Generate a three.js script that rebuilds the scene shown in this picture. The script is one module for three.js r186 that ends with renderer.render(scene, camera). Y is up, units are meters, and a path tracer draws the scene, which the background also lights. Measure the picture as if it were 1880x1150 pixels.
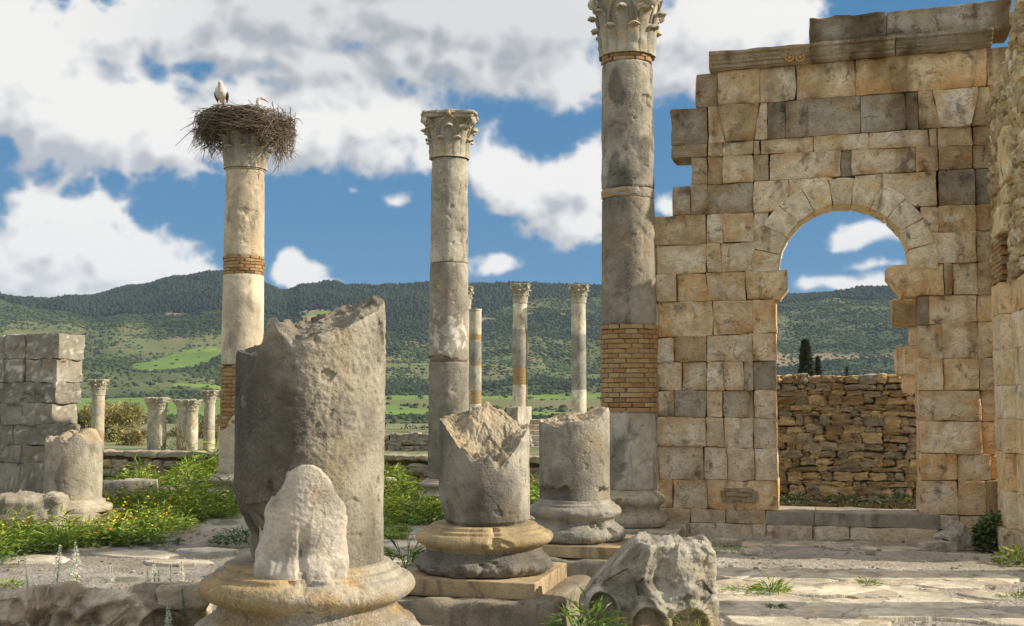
import * as THREE from 'three';
import { mergeGeometries, mergeVertices, toCreasedNormals } from 'three/addons/utils/BufferGeometryUtils.js';

// ---------------------------------------------------------------- camera, sky, sun, exposure
const FPX = 2141, CX = 940, CY = 575, PITCH = Math.atan(150 / 2141), EYE = 2.22;   // focal length in photograph pixels
const scene = new THREE.Scene();
const camera = new THREE.PerspectiveCamera(2 * Math.atan(575 / FPX) * 180 / Math.PI, 1024 / 626, 0.1, 12000);
camera.position.set(0, EYE, 0);
camera.rotation.x = PITCH;
const EXPOSURE = 1.46;
const SUN_EL = 28.5 * Math.PI / 180, SUN_AZ = 2.5 * Math.PI / 180;    // sun low on the right
const SUN = new THREE.Vector3(Math.cos(SUN_EL) * Math.cos(SUN_AZ), Math.sin(SUN_EL), Math.cos(SUN_EL) * Math.sin(SUN_AZ));
const sun = new THREE.DirectionalLight(new THREE.Color(1.0, 0.90, 0.74), 3.7);
sun.name = 'sun';
sun.position.copy(SUN).multiplyScalar(60).add(new THREE.Vector3(0, 0, -18));
sun.target.position.set(0, 0, -18);
sun.castShadow = true;
sun.shadow.mapSize.set(4096, 4096);
Object.assign(sun.shadow.camera, { left: -32, right: 32, top: 32, bottom: -32, near: 1, far: 200 });
scene.add(sun, sun.target);
scene.fog = new THREE.FogExp2(new THREE.Color(0.50, 0.65, 0.92), 0.00006);

// ---------------------------------------------------------------- numbers
function rng(seed) { let s = seed >>> 0; return () => { s = (s + 0x6d2b79f5) | 0; let t = Math.imul(s ^ (s >>> 15), 1 | s); t = (t + Math.imul(t ^ (t >>> 7), 61 | t)) ^ t; return ((t ^ (t >>> 14)) >>> 0) / 4294967296; }; }
const PERM = new Uint8Array(512); { const r = rng(77), p = [...Array(256).keys()]; for (let i = 255; i > 0; i--) { const j = Math.floor(r() * (i + 1)); [p[i], p[j]] = [p[j], p[i]]; } for (let i = 0; i < 512; i++) PERM[i] = p[i & 255]; }
const fade = (t) => t * t * t * (t * (t * 6 - 15) + 10), lerp = (a, b, t) => a + (b - a) * t, clamp = (x, a = 0, b = 1) => x < a ? a : x > b ? b : x;
const sst = (a, b, x) => { const t = clamp((x - a) / (b - a)); return t * t * (3 - 2 * t); };
function grad(h, x, y, z) { h &= 15; const u = h < 8 ? x : y, v = h < 4 ? y : h === 12 || h === 14 ? x : z; return ((h & 1) ? -u : u) + ((h & 2) ? -v : v); }
function n3(x, y, z) {
  const X = Math.floor(x), Y = Math.floor(y), Z = Math.floor(z); x -= X; y -= Y; z -= Z;
  const u = fade(x), v = fade(y), w = fade(z), a = X & 255, b = Y & 255, c = Z & 255, P = PERM;
  const A = P[a] + b, B = P[a + 1] + b, AA = P[A & 511] + c, AB = P[(A + 1) & 511] + c, BA = P[B & 511] + c, BB = P[(B + 1) & 511] + c;
  return lerp(lerp(lerp(grad(P[AA & 511], x, y, z), grad(P[BA & 511], x - 1, y, z), u), lerp(grad(P[AB & 511], x, y - 1, z), grad(P[BB & 511], x - 1, y - 1, z), u), v),
    lerp(lerp(grad(P[(AA + 1) & 511], x, y, z - 1), grad(P[(BA + 1) & 511], x - 1, y, z - 1), u), lerp(grad(P[(AB + 1) & 511], x, y - 1, z - 1), grad(P[(BB + 1) & 511], x - 1, y - 1, z - 1), u), v), w);
}
function fbm(x, y, z, o = 4) { let s = 0, a = 0.5; for (let i = 0; i < o; i++) { s += a * n3(x, y, z); x = x * 2.03 + 17.1; y = y * 2.03 + 5.3; z = z * 2.03 + 9.7; a *= 0.5; } return s; }
function ridged(x, y, z, o = 4) { let s = 0, a = 0.5; for (let i = 0; i < o; i++) { s += a * (1 - 2 * Math.abs(n3(x, y, z))); x = x * 2.07 + 11.3; y = y * 2.07 + 3.9; z = z * 2.07 + 7.1; a *= 0.5; } return s; }
// broken faces: every cell of space gets a plane of its own, so that breaks are flat with sharp steps between them
const CELL = [...Array(256).keys()].map(((r) => () => { const a = r() * 6.2832, y = r() * 2 - 1, q = Math.sqrt(1 - y * y); return [r(), r(), r(), q * Math.cos(a), y, q * Math.sin(a)]; })(rng(41)));
function facet(x, y, z, f, s = 0) {
  x = x * f + s; y *= f; z *= f; const X = Math.floor(x), Y = Math.floor(y), Z = Math.floor(z); let best = 9, v = 0;
  for (let i = -1; i <= 1; i++) for (let j = -1; j <= 1; j++) for (let k = -1; k <= 1; k++) { const c = CELL[PERM[(PERM[(PERM[(X + i) & 255] + Y + j) & 255] + Z + k) & 255]], dx = x - X - i - c[0], dy = y - Y - j - c[1], dz = z - Z - k - c[2], d = dx * dx + dy * dy + dz * dz; if (d < best) { best = d; v = dx * c[3] + dy * c[4] + dz * c[5]; } }
  return v / f;
}
// periodic plane noise for textures
const GX = new Float32Array(256), GY = new Float32Array(256); { const r = rng(5); for (let i = 0; i < 256; i++) { const t = r() * 6.2831853; GX[i] = Math.cos(t) * 1.4; GY[i] = Math.sin(t) * 1.4; } }
function pn(x, y, px, py, s) {
  let X = Math.floor(x), Y = Math.floor(y); x -= X; y -= Y;
  X = ((X % px) + px) % px; Y = ((Y % py) + py) % py;
  const X1 = X + 1 === px ? 0 : X + 1, Y1 = Y + 1 === py ? 0 : Y + 1, u = fade(x), v = fade(y), P = PERM;
  const q = (i, j) => P[(P[(P[(i + s) & 255] + j) & 511] + (i >> 8) * 37 + (j >> 8) * 91) & 511];
  const a = q(X, Y), b = q(X1, Y), c = q(X, Y1), d = q(X1, Y1);
  return lerp(lerp(GX[a] * x + GY[a] * y, GX[b] * (x - 1) + GY[b] * y, u), lerp(GX[c] * x + GY[c] * (y - 1), GX[d] * (x - 1) + GY[d] * (y - 1), u), v);
}
function pf(u, v, fx, fy, o, s) { let r = 0, a = 0.5; for (let i = 0; i < o; i++) { r += a * pn(u * fx, v * fy, fx, fy, s + i * 13); fx *= 2; fy *= 2; a *= 0.5; } return r; }
const mix3 = (a, b, t) => [a[0] + (b[0] - a[0]) * t, a[1] + (b[1] - a[1]) * t, a[2] + (b[2] - a[2]) * t];
const mul3 = (a, b) => [a[0] * b[0], a[1] * b[1], a[2] * b[2]];

// ---------------------------------------------------------------- from photograph pixels to places
const CP = Math.cos(PITCH), SP = Math.sin(PITCH);
function ray(px, py) { const x = (px - CX) / FPX, y = (CY - py) / FPX; return [x, y * CP + SP, -(CP - y * SP)]; }
function at(px, py, D) { const r = ray(px, py), k = D / -r[2]; return new THREE.Vector3(r[0] * k, EYE + r[1] * k, -D); }
function onGround(px, py, y = 0) { const r = ray(px, py), k = (y - EYE) / r[1]; return new THREE.Vector3(r[0] * k, y, r[2] * k); }

// ---------------------------------------------------------------- the sky: blue air and cumulus, computed by direction
{
  const W = 4096, H = 2048, data = new Float32Array(W * H * 4), deg = 180 / Math.PI;
  const dirOf = (px, py) => { const r = ray(px, py), l = Math.hypot(r[0], r[2]); return [Math.atan2(r[0], -r[2]) * deg, Math.atan2(r[1], l) * deg]; };
  // [x, y, half width, half height, strength, greyness of its underside] in pixels of the photograph, turned into directions
  const seen = [
    [150, 215, 270, 150, 1.15, 0.10], [40, 130, 200, 150, 1.05, 0.08], [320, 265, 140, 95, 0.9, 0.2], [560, 245, 260, 105, 1.15, 0.16], [700, 215, 170, 120, 1.0, 0.12], [450, 175, 110, 55, 0.85, 0.1],
    [200, 50, 190, 80, 0.95, 0.3], [520, 20, 330, 100, 1.25, 1.0], [800, 25, 310, 120, 1.3, 1.1], [990, 50, 210, 125, 1.15, 1.0], [700, -60, 420, 90, 1.2, 1.0], [1040, 150, 120, 70, 0.8, 0.5], [800, 270, 120, 60, 0.7, 0.3],
    [1300, 60, 210, 130, 1.25, 0.2], [1240, 140, 110, 75, 0.9, 0.4], [1420, 30, 110, 60, 0.9, 0.15],
    [110, 455, 180, 100, 1.2, 0.15], [20, 490, 160, 110, 1.15, 0.3], [240, 490, 150, 75, 1.05, 0.15], [330, 520, 70, 40, 0.85, 0.3], [150, 390, 90, 50, 0.9, 0.15], [40, 400, 90, 50, 0.8, 0.2], [110, 545, 220, 40, 0.9, 0.5],
    [1010, 345, 135, 85, 1.25, 0.1], [915, 315, 85, 65, 1.1, 0.05], [1085, 330, 100, 85, 1.2, 0.1], [1050, 415, 100, 50, 0.95, 0.25], [980, 385, 70, 40, 0.75, 0.3],
    [900, 495, 66, 26, 1.0, 0.2], [870, 500, 40, 22, 0.9, 0.2], [550, 505, 72, 44, 1.15, 0.1], [520, 485, 35, 25, 0.8, 0.1], [600, 525, 40, 20, 0.7, 0.2], [640, 352, 14, 9, 0.7, 0], [735, 365, 40, 18, 0.45, 0.1],
    [1590, 432, 66, 24, 0.95, 0.3], [1560, 445, 45, 16, 0.7, 0.3], [1630, 425, 40, 18, 0.7, 0.2], [1560, 525, 110, 24, 1.1, 0.2], [1640, 530, 70, 24, 0.8, 0.2], [1620, 482, 40, 9, 0.45, 0.1], [1215, 385, 40, 26, 0.9, 0.2], [1480, 525, 45, 22, 0.7, 0.2],
    [430, 90, 120, 55, 1.0, 0.7], [560, 115, 150, 60, 1.1, 0.8], [700, 110, 150, 60, 1.1, 0.9], [830, 105, 130, 55, 1.1, 0.9], [520, 140, 200, 60, 0.9, 0.6], [720, 130, 180, 60, 0.9, 0.7], [880, 130, 110, 50, 0.8, 0.7], [330, 50, 130, 60, 0.85, 0.6], [1160, 470, 60, 30, 0.5, 0.2], [1000, 560, 400, 12, 0.35, 0.1],
  ].map(([x, y, a, b, s, g]) => { const c = dirOf(x, y), k = 0.88 * deg / FPX; return [c[0], c[1], a * k, b * k, s, g]; });
  const r = rng(311), blobs = [...seen];
  for (let k = 0; k < 560; k++) {                                    // unseen cloud all round, made thicker overhead to fill the shade
    const az = -180 + r() * 360, el = r() < 0.05 ? 3 + 15 * r() : 19 + 66 * Math.pow(r(), 0.9), a = 4 + r() * 8 + el * 0.12, c = 0.28 + r() * 0.3;
    if (Math.abs(az) < 26 + a && el < 21 + a * c) continue;
    for (let j = 0; j < 3; j++) blobs.push([az + (r() - 0.5) * a * 1.4, el + (r() - 0.4) * a * c * 1.2, a * (0.5 + r() * 0.5), a * c * (0.5 + r() * 0.6), 0.75 + r() * 0.5, 0.15 + r() * 0.6]);
  }
  // coarse fields: how much cloud, how grey
  const w = 1440, h = 400, cov = new Float32Array(w * h).fill(-0.66), gre = new Float32Array(w * h), wgt = new Float32Array(w * h);
  blobs.forEach(([az, el, a, b, s, g], n) => {
    const st = 1 / Math.max(0.35, Math.cos(el / deg)), x0 = Math.floor((az - 2.2 * a * st + 180) * 4), x1 = Math.ceil((az + 2.2 * a * st + 180) * 4), y0 = Math.max(0, Math.floor((el - 2.2 * b) * 4 + 40)), y1 = Math.min(h - 1, Math.ceil((el + 2.2 * b) * 4 + 40));
    for (let y = y0; y <= y1; y++) for (let x = x0; x <= x1; x++) {
      const dx = ((x + 0.5) / 4 - 180 - az) / (a * st), e = (y + 0.5 - 40) / 4 - el, dy = e / (e < 0 ? b * 0.8 : b), d = Math.hypot(dx, dy);
      if (d > 2.1 || (n >= seen.length && d > 1.5)) continue;
      const f = s * 0.64 * ((n < seen.length ? 0.96 : el > 18 ? 1.12 : 0.96) - d), i = y * w + ((x % w) + w) % w, o = cov[i], k = 9, m = Math.max(f, o);       // smooth union of the heaps
      cov[i] = n < seen.length ? m + Math.log(Math.exp(k * (f - m)) + Math.exp(k * (o - m))) / k : m + 0.05 * Math.max(0, 1 - Math.abs(f - o) * 5);
      const q = Math.exp(-d * d * 1.2) * (n < seen.length ? 1 : 0.2); gre[i] += q * clamp(g * (0.92 - 0.5 * dy) + 0.03); wgt[i] += q;
    }
  });
  const pick = (F, az, el) => { const x = (az + 180) * 4 - 0.5, y = clamp(el * 4 + 39.5, 0, h - 1.01), X = Math.floor(x), Y = Math.floor(y), fx = x - X, fy = y - Y, a = ((X % w) + w) % w, b = (a + 1) % w; return lerp(lerp(F[Y * w + a], F[Y * w + b], fx), lerp(F[(Y + 1) * w + a], F[(Y + 1) * w + b], fx), fy); };
  const dens = (az, el, q) => {
    const ca = Math.cos(az / deg), sa = Math.sin(az / deg), k = 15, x = sa * k, z = ca * k, y = el * 0.30;
    const big = fbm(x, y, z, 2), wx = 0.45 * n3(x * 1.7 + 3, y * 1.7, z * 1.7), wy = 0.45 * n3(x * 1.7 + 9, y * 1.7 + 4, z * 1.7);
    let s = pick(cov, az + big * 2.2, el + wx * 1.2) + big * 0.30, a = 0.34, f = 2.1;
    for (let i = 0; i < q; i++) { s += a * (0.33 - Math.abs(n3(x * f + wx, y * f + wy, z * f + i * 5.1))); f *= 2.1; a *= 0.58; }   // heaps upon heaps
    return s - 0.085;
  };
  const CW = 2048, CH = 512, coarse = new Float32Array(CW * CH);       // a smooth copy, for the shade within the clouds
  for (let y = 0; y < CH; y++) for (let x = 0; x < CW; x++) coarse[y * CW + x] = dens((x + 0.5) / CW * 360 - 180, (y + 0.5) / CH * 100 - 5, 2);
  const soft = (az, el) => { const x = (az + 180) / 360 * CW - 0.5, y = clamp((el + 5) / 100 * CH - 0.5, 0, CH - 1.1), X = Math.floor(x), Y = Math.floor(y), fx = x - X, fy = y - Y, a = ((X % CW) + CW) % CW, b = (a + 1) % CW; return lerp(lerp(coarse[Y * CW + a], coarse[Y * CW + b], fx), lerp(coarse[(Y + 1) * CW + a], coarse[(Y + 1) * CW + b], fx), fy); };
  const GROUND_GLOW = [0.26, 0.24, 0.18];
  for (let row = 0; row < H; row++) {
    const el = ((row + 0.5) / H - 0.5) * 180;
    for (let col = 0; col < W; col++) {
      const o = (row * W + col) * 4;
      if (el < -0.5) { data[o] = GROUND_GLOW[0]; data[o + 1] = GROUND_GLOW[1]; data[o + 2] = GROUND_GLOW[2]; data[o + 3] = 1; continue; }
      const th = ((col + 0.5) / W - 0.5) * 2 * Math.PI, az = Math.atan2(Math.cos(th), -Math.sin(th)) * deg;   // th = atan2(z, x); azimuth from -z towards +x
      const hz = Math.exp(-Math.max(0, el) / 6.5), top = sst(8, 60, el);
      let c = mix3([0.052, 0.162, 0.315], [0.036, 0.115, 0.265], top); c = mix3(c, [0.19, 0.36, 0.49], hz * 0.60);
      const near = Math.abs(az) < 34 && el < 30, d = dens(az, el, near ? 5 : 3), wispy = 0.5 + 0.5 * n3(az * 0.11, el * 0.22, 4.4), al = sst(-0.06 - 0.07 * wispy, 0.10 + 0.24 * wispy, d) * 0.985;
      if (al > 0.002) {
        const gy = clamp(pick(gre, az, el) / (0.25 + pick(wgt, az, el)) * 1.15), s1 = soft(az, el), edge = s1 - soft(az + 0.9, el + 0.8), broad = s1 - soft(az + 1.6, el + 2.2);
        const lit = clamp(0.71 + 1.9 * edge + 1.25 * broad + 1.35 * (d - s1));
        let k = mix3([0.34, 0.355, 0.385], [0.645, 0.635, 0.615], lit);
        k = mix3(k, mix3([0.29, 0.305, 0.325], [0.50, 0.505, 0.51], lit), clamp(gy * 1.5 - 0.25) * sst(0.02, 0.30, d));
        k = mix3(k, [0.70, 0.75, 0.80], hz * 0.22);
        c = mix3(c, k, al);
      }
      data[o] = c[0]; data[o + 1] = c[1]; data[o + 2] = c[2]; data[o + 3] = 1;
    }
  }
  const sky = new THREE.DataTexture(data, W, H, THREE.RGBAFormat, THREE.FloatType);
  sky.mapping = THREE.EquirectangularReflectionMapping; sky.magFilter = THREE.LinearFilter; sky.needsUpdate = true;
  scene.background = sky; scene.environment = sky;
}

// ---------------------------------------------------------------- textures and materials (base colours are linear)
const enc = (x) => Math.round(255 * clamp(x <= 0.0031308 ? x * 12.92 : 1.055 * Math.pow(x, 1 / 2.4) - 0.055));
const ENC = new Uint8Array(4097); for (let i = 0; i <= 4096; i++) ENC[i] = enc(i / 4096);
function painted(size, metres, low, fn) {                            // low(u, v) -> broad fields, found on a coarser grid; fn(u, v, fields) -> [r, g, b, height]
  const c = new Uint8Array(size * size * 4), b = new Uint8Array(size * size * 4), n = size / 4, K = low(0, 0).length, F = new Float32Array(n * n * K), L = new Float32Array(K);
  for (let y = 0, i = 0; y < n; y++) for (let x = 0; x < n; x++) for (const q of low((x + 0.5) / n, (y + 0.5) / n)) F[i++] = q;
  for (let y = 0, i = 0; y < size; y++) for (let x = 0; x < size; x++, i += 4) {
    const fx = (x + 0.5) / 4 - 0.5, fy = (y + 0.5) / 4 - 0.5, X = Math.floor(fx), Y = Math.floor(fy), tx = fx - X, ty = fy - Y, x0 = (X + n) % n, x1 = (X + 1) % n, y0 = (Y + n) % n, y1 = (Y + 1) % n, A = (y0 * n + x0) * K, B = (y0 * n + x1) * K, C = (y1 * n + x0) * K, D = (y1 * n + x1) * K;
    for (let k = 0; k < K; k++) L[k] = (F[A + k] * (1 - tx) + F[B + k] * tx) * (1 - ty) + (F[C + k] * (1 - tx) + F[D + k] * tx) * ty;
    const q = fn((x + 0.5) / size, (y + 0.5) / size, L), hh = Math.round(255 * clamp(q[3]));
    c[i] = ENC[(clamp(q[0]) * 4096) | 0]; c[i + 1] = ENC[(clamp(q[1]) * 4096) | 0]; c[i + 2] = ENC[(clamp(q[2]) * 4096) | 0]; c[i + 3] = 255; b[i] = b[i + 1] = b[i + 2] = hh; b[i + 3] = 255;
  }
  return [c, b].map((d, k) => { const t = new THREE.DataTexture(d, size, size); t.wrapS = t.wrapT = THREE.RepeatWrapping; t.magFilter = THREE.LinearFilter; t.repeat.set(1 / metres, 1 / metres); if (!k) t.colorSpace = THREE.SRGBColorSpace; t.needsUpdate = true; return t; });
}
const [ashlarMap, ashlarBump] = painted(2048, 6, (u, v) => {
  const wx = pf(u, v, 5, 5, 3, 3) * 0.05, wy = pf(u, v, 5, 5, 3, 40) * 0.05, U = u + wx, V = v + wy;
  return [pf(U, V, 7, 7, 5, 7), pf(U, V, 14, 14, 5, 60), pf(U, V, 9, 11, 5, 90), pf(U, v + wy * 0.3, 30, 6, 4, 71), pf(U, V, 22, 22, 3, 130), pf(U, V, 5, 6, 5, 150), pf(u, v, 18, 18, 4, 181)];
}, (u, v, [big, pat, pat2, st, pale, cr, blot]) => {
  const mid = pf(u, v, 40, 40, 4, 21), fine = pf(u, v, 170, 170, 2, 33), gr = pn(u * 900, v * 900, 900, 900, 8);
  let c = mix3([0.69, 0.575, 0.405], [0.82, 0.735, 0.585], sst(-0.2, 0.3, pat2 + 0.25 * mid));
  c = mix3(c, [0.64, 0.43, 0.19], sst(-0.02, 0.36, big + 0.35 * mid) * 0.62);
  c = mix3(c, [0.42, 0.22, 0.085], sst(0.16, 0.38, st * 0.9 + 0.35 * pat) * 0.42);
  c = mix3(c, [0.37, 0.33, 0.265], sst(0.04, 0.36, pat + 0.4 * mid) * 0.32);
  c = mix3(c, [0.115, 0.095, 0.068], sst(0.08, 0.52, blot * 0.6 + st * 0.6 + mid * 0.55 + pat2 * 0.35 + fine * 0.2) * 0.7);
  c = mix3(c, [0.78, 0.72, 0.60], sst(0.16, 0.28, pale + 0.2 * mid) * 0.55);
  const crack = (1 - sst(0.002, 0.010, Math.abs(cr + 0.05 * mid))) * sst(0.02, 0.14, pat2), pit = sst(0.25, 0.36, fine * 0.8 + mid * 0.5);
  const k = (0.97 + 0.46 * mid + 0.32 * fine + 0.14 * gr) * (1 - 0.35 * pit) * (1 - 0.4 * crack);
  return [c[0] * k, c[1] * k, c[2] * k, 0.55 + 0.35 * pat + 0.3 * mid + 0.18 * fine + 0.05 * gr - 0.2 * pit - 0.2 * crack];
});
const [greyMap, greyBump] = painted(2048, 4, (u, v) => {
  const wx = pf(u, v, 4, 4, 3, 13) * 0.06, wy = pf(u, v, 4, 4, 3, 44) * 0.06, U = u + wx, V = v + wy;
  return [pf(U, V, 4, 4, 5, 17), pf(U, V, 10, 8, 5, 63), pf(U, v, 28, 3, 4, 75), pf(U, V, 7, 5, 4, 110), pf(u, v, 6, 6, 3, 141)];
}, (u, v, [big, pat, st, och, where]) => {
  const mid = pf(u, v, 30, 30, 4, 25), fine = pf(u, v, 150, 150, 3, 37), gr = pn(u * 800, v * 800, 800, 800, 9), sp = pn(u * 190, v * 190, 190, 190, 140);
  let c = mix3([0.46, 0.425, 0.36], [0.62, 0.58, 0.50], sst(-0.15, 0.3, big + 0.15 * mid));
  c = mix3(c, [0.31, 0.292, 0.255], sst(0.05, 0.30, pat + 0.3 * mid) * 0.6);
  c = mix3(c, [0.17, 0.155, 0.13], sst(0.14, 0.36, st * 0.8 + pat * 0.3 + mid * 0.35) * 0.55);
  c = mix3(c, [0.56, 0.43, 0.26], sst(0.15, 0.34, och) * 0.4);
  const lic = sst(0.30, 0.42, sp * 0.8 + 0.8 * where + 0.15 * mid), pit = sst(0.26, 0.40, fine + 0.35 * mid);
  c = mix3(c, [0.72, 0.70, 0.64], lic * 0.38);
  const k = 0.88 * (0.95 + 0.30 * mid + 0.30 * fine + 0.13 * gr) * (1 - 0.32 * pit);
  return [c[0] * k, c[1] * k, c[2] * k, 0.55 + 0.2 * pat + 0.30 * mid + 0.30 * fine + 0.06 * gr - 0.2 * pit + 0.04 * lic];
});
const [earthMap, earthBump] = painted(2048, 5, (u, v) => {
  const wx = pf(u, v, 6, 6, 3, 19) * 0.04; return [pf(u + wx, v, 4, 4, 5, 27), pf(u, v + wx, 22, 22, 4, 65), pf(u, v, 9, 9, 5, 120)];
}, (u, v, [big, mid, moss]) => {
  const fine = pf(u, v, 90, 90, 4, 29), peb = pn(u * 150, v * 150, 150, 150, 31) * 0.5 + 0.25 * pn(u * 310, v * 310, 310, 310, 12), gr = pn(u * 700, v * 700, 700, 700, 4);
  let c = mix3([0.48, 0.425, 0.345], [0.62, 0.575, 0.495], sst(-0.2, 0.25, big + 0.4 * mid));
  c = mix3(c, [0.34, 0.285, 0.215], sst(0.08, 0.3, mid + 0.4 * fine) * 0.55);
  c = mix3(c, [0.66, 0.60, 0.50], sst(0.18, 0.3, peb) * 0.6);
  c = mix3(c, [0.15, 0.17, 0.06], sst(0.24, 0.36, moss) * 0.6);
  const k = 0.83 + 0.28 * fine + 0.13 * gr;
  return [c[0] * k, c[1] * k, c[2] * k, 0.5 + 0.35 * mid + 0.45 * fine + 0.35 * sst(0.12, 0.3, peb) + 0.06 * gr];
});
const [plainMap, plainBump] = painted(1024, 1.5, () => [0], (u, v) => {
  const mid = pf(u, v, 9, 9, 4, 15), fine = pf(u, v, 60, 60, 3, 66), gr = pn(u * 300, v * 300, 300, 300, 2), k = 0.86 + 0.22 * mid + 0.3 * fine + 0.08 * gr;
  return [k, k, k, 0.5 + 0.3 * mid + 0.4 * fine + 0.06 * gr];
});
function stone(map, bump, scale, o = {}) { return new THREE.MeshStandardMaterial({ map, bumpMap: bump, bumpScale: scale, roughness: 0.94, metalness: 0, vertexColors: true, ...o }); }
const M = {
  ashlar: stone(ashlarMap, ashlarBump, 0.055), grey: stone(greyMap, greyBump, 0.016), earth: stone(earthMap, earthBump, 0.035), plain: stone(plainMap, plainBump, 0.012),
  plaster: stone(plainMap, plainBump, 0.008, { color: new THREE.Color().setRGB(0.66, 0.58, 0.46) }),
  brick: [[0.50, 0.305, 0.13], [0.55, 0.365, 0.16], [0.44, 0.23, 0.10], [0.58, 0.42, 0.22], [0.35, 0.21, 0.11]].map((c) => stone(plainMap, plainBump, 0.008, { color: new THREE.Color().setRGB(...c), vertexColors: false })),
  mortar: stone(plainMap, plainBump, 0.01, { color: new THREE.Color().setRGB(0.30, 0.225, 0.14), vertexColors: false }),
  dark: stone(plainMap, plainBump, 0.01, { color: new THREE.Color().setRGB(0.10, 0.08, 0.055), vertexColors: false }),
  rubble: [[1, 0.84, 0.62], [0.86, 0.66, 0.42], [1.12, 1.0, 0.8], [0.7, 0.6, 0.46], [0.95, 0.72, 0.42], [0.82, 0.78, 0.68]].map((c) => stone(greyMap, greyBump, 0.02, { color: new THREE.Color().setRGB(...c), vertexColors: false })),
  pale: [[1.75, 1.48, 1.05], [1.5, 1.22, 0.82], [1.85, 1.62, 1.25], [1.35, 1.08, 0.72], [1.6, 1.3, 0.8]].map((c) => stone(greyMap, greyBump, 0.02, { color: new THREE.Color().setRGB(...c), vertexColors: false })),
  twig: [[0.20, 0.15, 0.10], [0.32, 0.26, 0.19], [0.12, 0.085, 0.055]].map((c) => new THREE.MeshStandardMaterial({ color: new THREE.Color().setRGB(...c), roughness: 0.9 })),
};
const leafMat = (r, g, b, t = 0.4) => new THREE.MeshPhysicalMaterial({ color: new THREE.Color().setRGB(r, g, b), roughness: 0.8, transmission: t, thickness: 0, side: THREE.DoubleSide });
const leafTint = new THREE.MeshPhysicalMaterial({ color: 0xffffff, roughness: 0.8, transmission: 0.4, thickness: 0, side: THREE.DoubleSide });
const colour = (r, g, b, rough = 0.85) => new THREE.MeshStandardMaterial({ color: new THREE.Color().setRGB(r, g, b), roughness: rough });

// ---------------------------------------------------------------- building helpers
const taken = {};
function numbered(name) { const n = taken[name] = (taken[name] ?? -1) + 1; return n ? name + '_' + String(n).padStart(3, '0') : name; }
function tag(o, label, category, group, kind) { if (label) o.userData.label = label; if (category) o.userData.category = category; if (group) o.userData.group = group; if (kind) o.userData.kind = kind; return o; }
function thing(name, label, category, group, pos = [0, 0, 0], turn = 0) { const o = new THREE.Group(); o.name = numbered(name); o.position.set(...pos); o.rotation.y = turn; scene.add(o); return tag(o, label, category, group); }
function part(name, geo, mat, parent) { const m = new THREE.Mesh(geo, mat); m.name = parent === scene ? numbered(name) : name; m.castShadow = m.receiveShadow = true; parent.add(m); return m; }
function solo(name, geo, mat, label, category, group, pos = [0, 0, 0], turn = 0) { const m = part(name, geo, mat, scene); m.position.set(...pos); m.rotation.y = turn; return tag(m, label, category, group); }
function ground(name, geo, mat) { const m = part(name, geo, mat, scene); m.userData.kind = 'structure'; return m; }

function gridGeo(nu, nv, f, closed = false) {                       // f(u, v) -> [x, y, z, s, t]
  const n = (nu + 1) * (nv + 1), p = new Float32Array(n * 3), uv = new Float32Array(n * 2), ix = [];
  for (let j = 0, k = 0; j <= nv; j++) for (let i = 0; i <= nu; i++, k++) { const q = f(closed && i === nu ? 0 : i / nu, j / nv, i / nu); p[k * 3] = q[0]; p[k * 3 + 1] = q[1]; p[k * 3 + 2] = q[2]; uv[k * 2] = q[3]; uv[k * 2 + 1] = q[4]; }
  for (let j = 0; j < nv; j++) for (let i = 0; i < nu; i++) { const a = j * (nu + 1) + i, b = a + 1, c = a + nu + 1, d = c + 1; ix.push(a, b, d, a, d, c); }
  const g = new THREE.BufferGeometry(); g.setAttribute('position', new THREE.BufferAttribute(p, 3)); g.setAttribute('uv', new THREE.BufferAttribute(uv, 2)); g.setIndex(ix); g.computeVertexNormals();
  if (closed) { const N = g.attributes.normal; for (let j = 0; j <= nv; j++) { const a = j * (nu + 1), b = a + nu, v = new THREE.Vector3(N.getX(a) + N.getX(b), N.getY(a) + N.getY(b), N.getZ(a) + N.getZ(b)).normalize(); N.setXYZ(a, v.x, v.y, v.z); N.setXYZ(b, v.x, v.y, v.z); } }
  return g;
}
function tint(g, f) { const P = g.attributes.position, N = g.attributes.normal, c = new Float32Array(P.count * 3); for (let i = 0; i < P.count; i++) { const q = typeof f === 'function' ? f(P.getX(i), P.getY(i), P.getZ(i), N.getX(i), N.getY(i), N.getZ(i)) : f; c[i * 3] = q[0]; c[i * 3 + 1] = q[1]; c[i * 3 + 2] = q[2]; } g.setAttribute('color', new THREE.BufferAttribute(c, 3)); return g; }
function boxUV(g, ou = 0, ov = 0) {                                  // uv in metres from the side that each face looks to
  const q = g.toNonIndexed(), P = q.attributes.position, uv = new Float32Array(P.count * 2), a = new THREE.Vector3(), b = new THREE.Vector3(), c = new THREE.Vector3();
  for (let i = 0; i < P.count; i += 3) {
    a.fromBufferAttribute(P, i); b.fromBufferAttribute(P, i + 1); c.fromBufferAttribute(P, i + 2);
    const n = b.clone().sub(a).cross(c.clone().sub(a)), x = Math.abs(n.x), y = Math.abs(n.y), z = Math.abs(n.z);
    for (const [k, v] of [[i, a], [i + 1, b], [i + 2, c]]) { const s = y > x && y > z ? [v.x, v.z] : x > z ? [v.z, v.y] : [v.x, v.y]; uv[k * 2] = s[0] + ou; uv[k * 2 + 1] = s[1] + ov; }
  }
  q.setAttribute('uv', new THREE.BufferAttribute(uv, 2)); return q;
}
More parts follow.
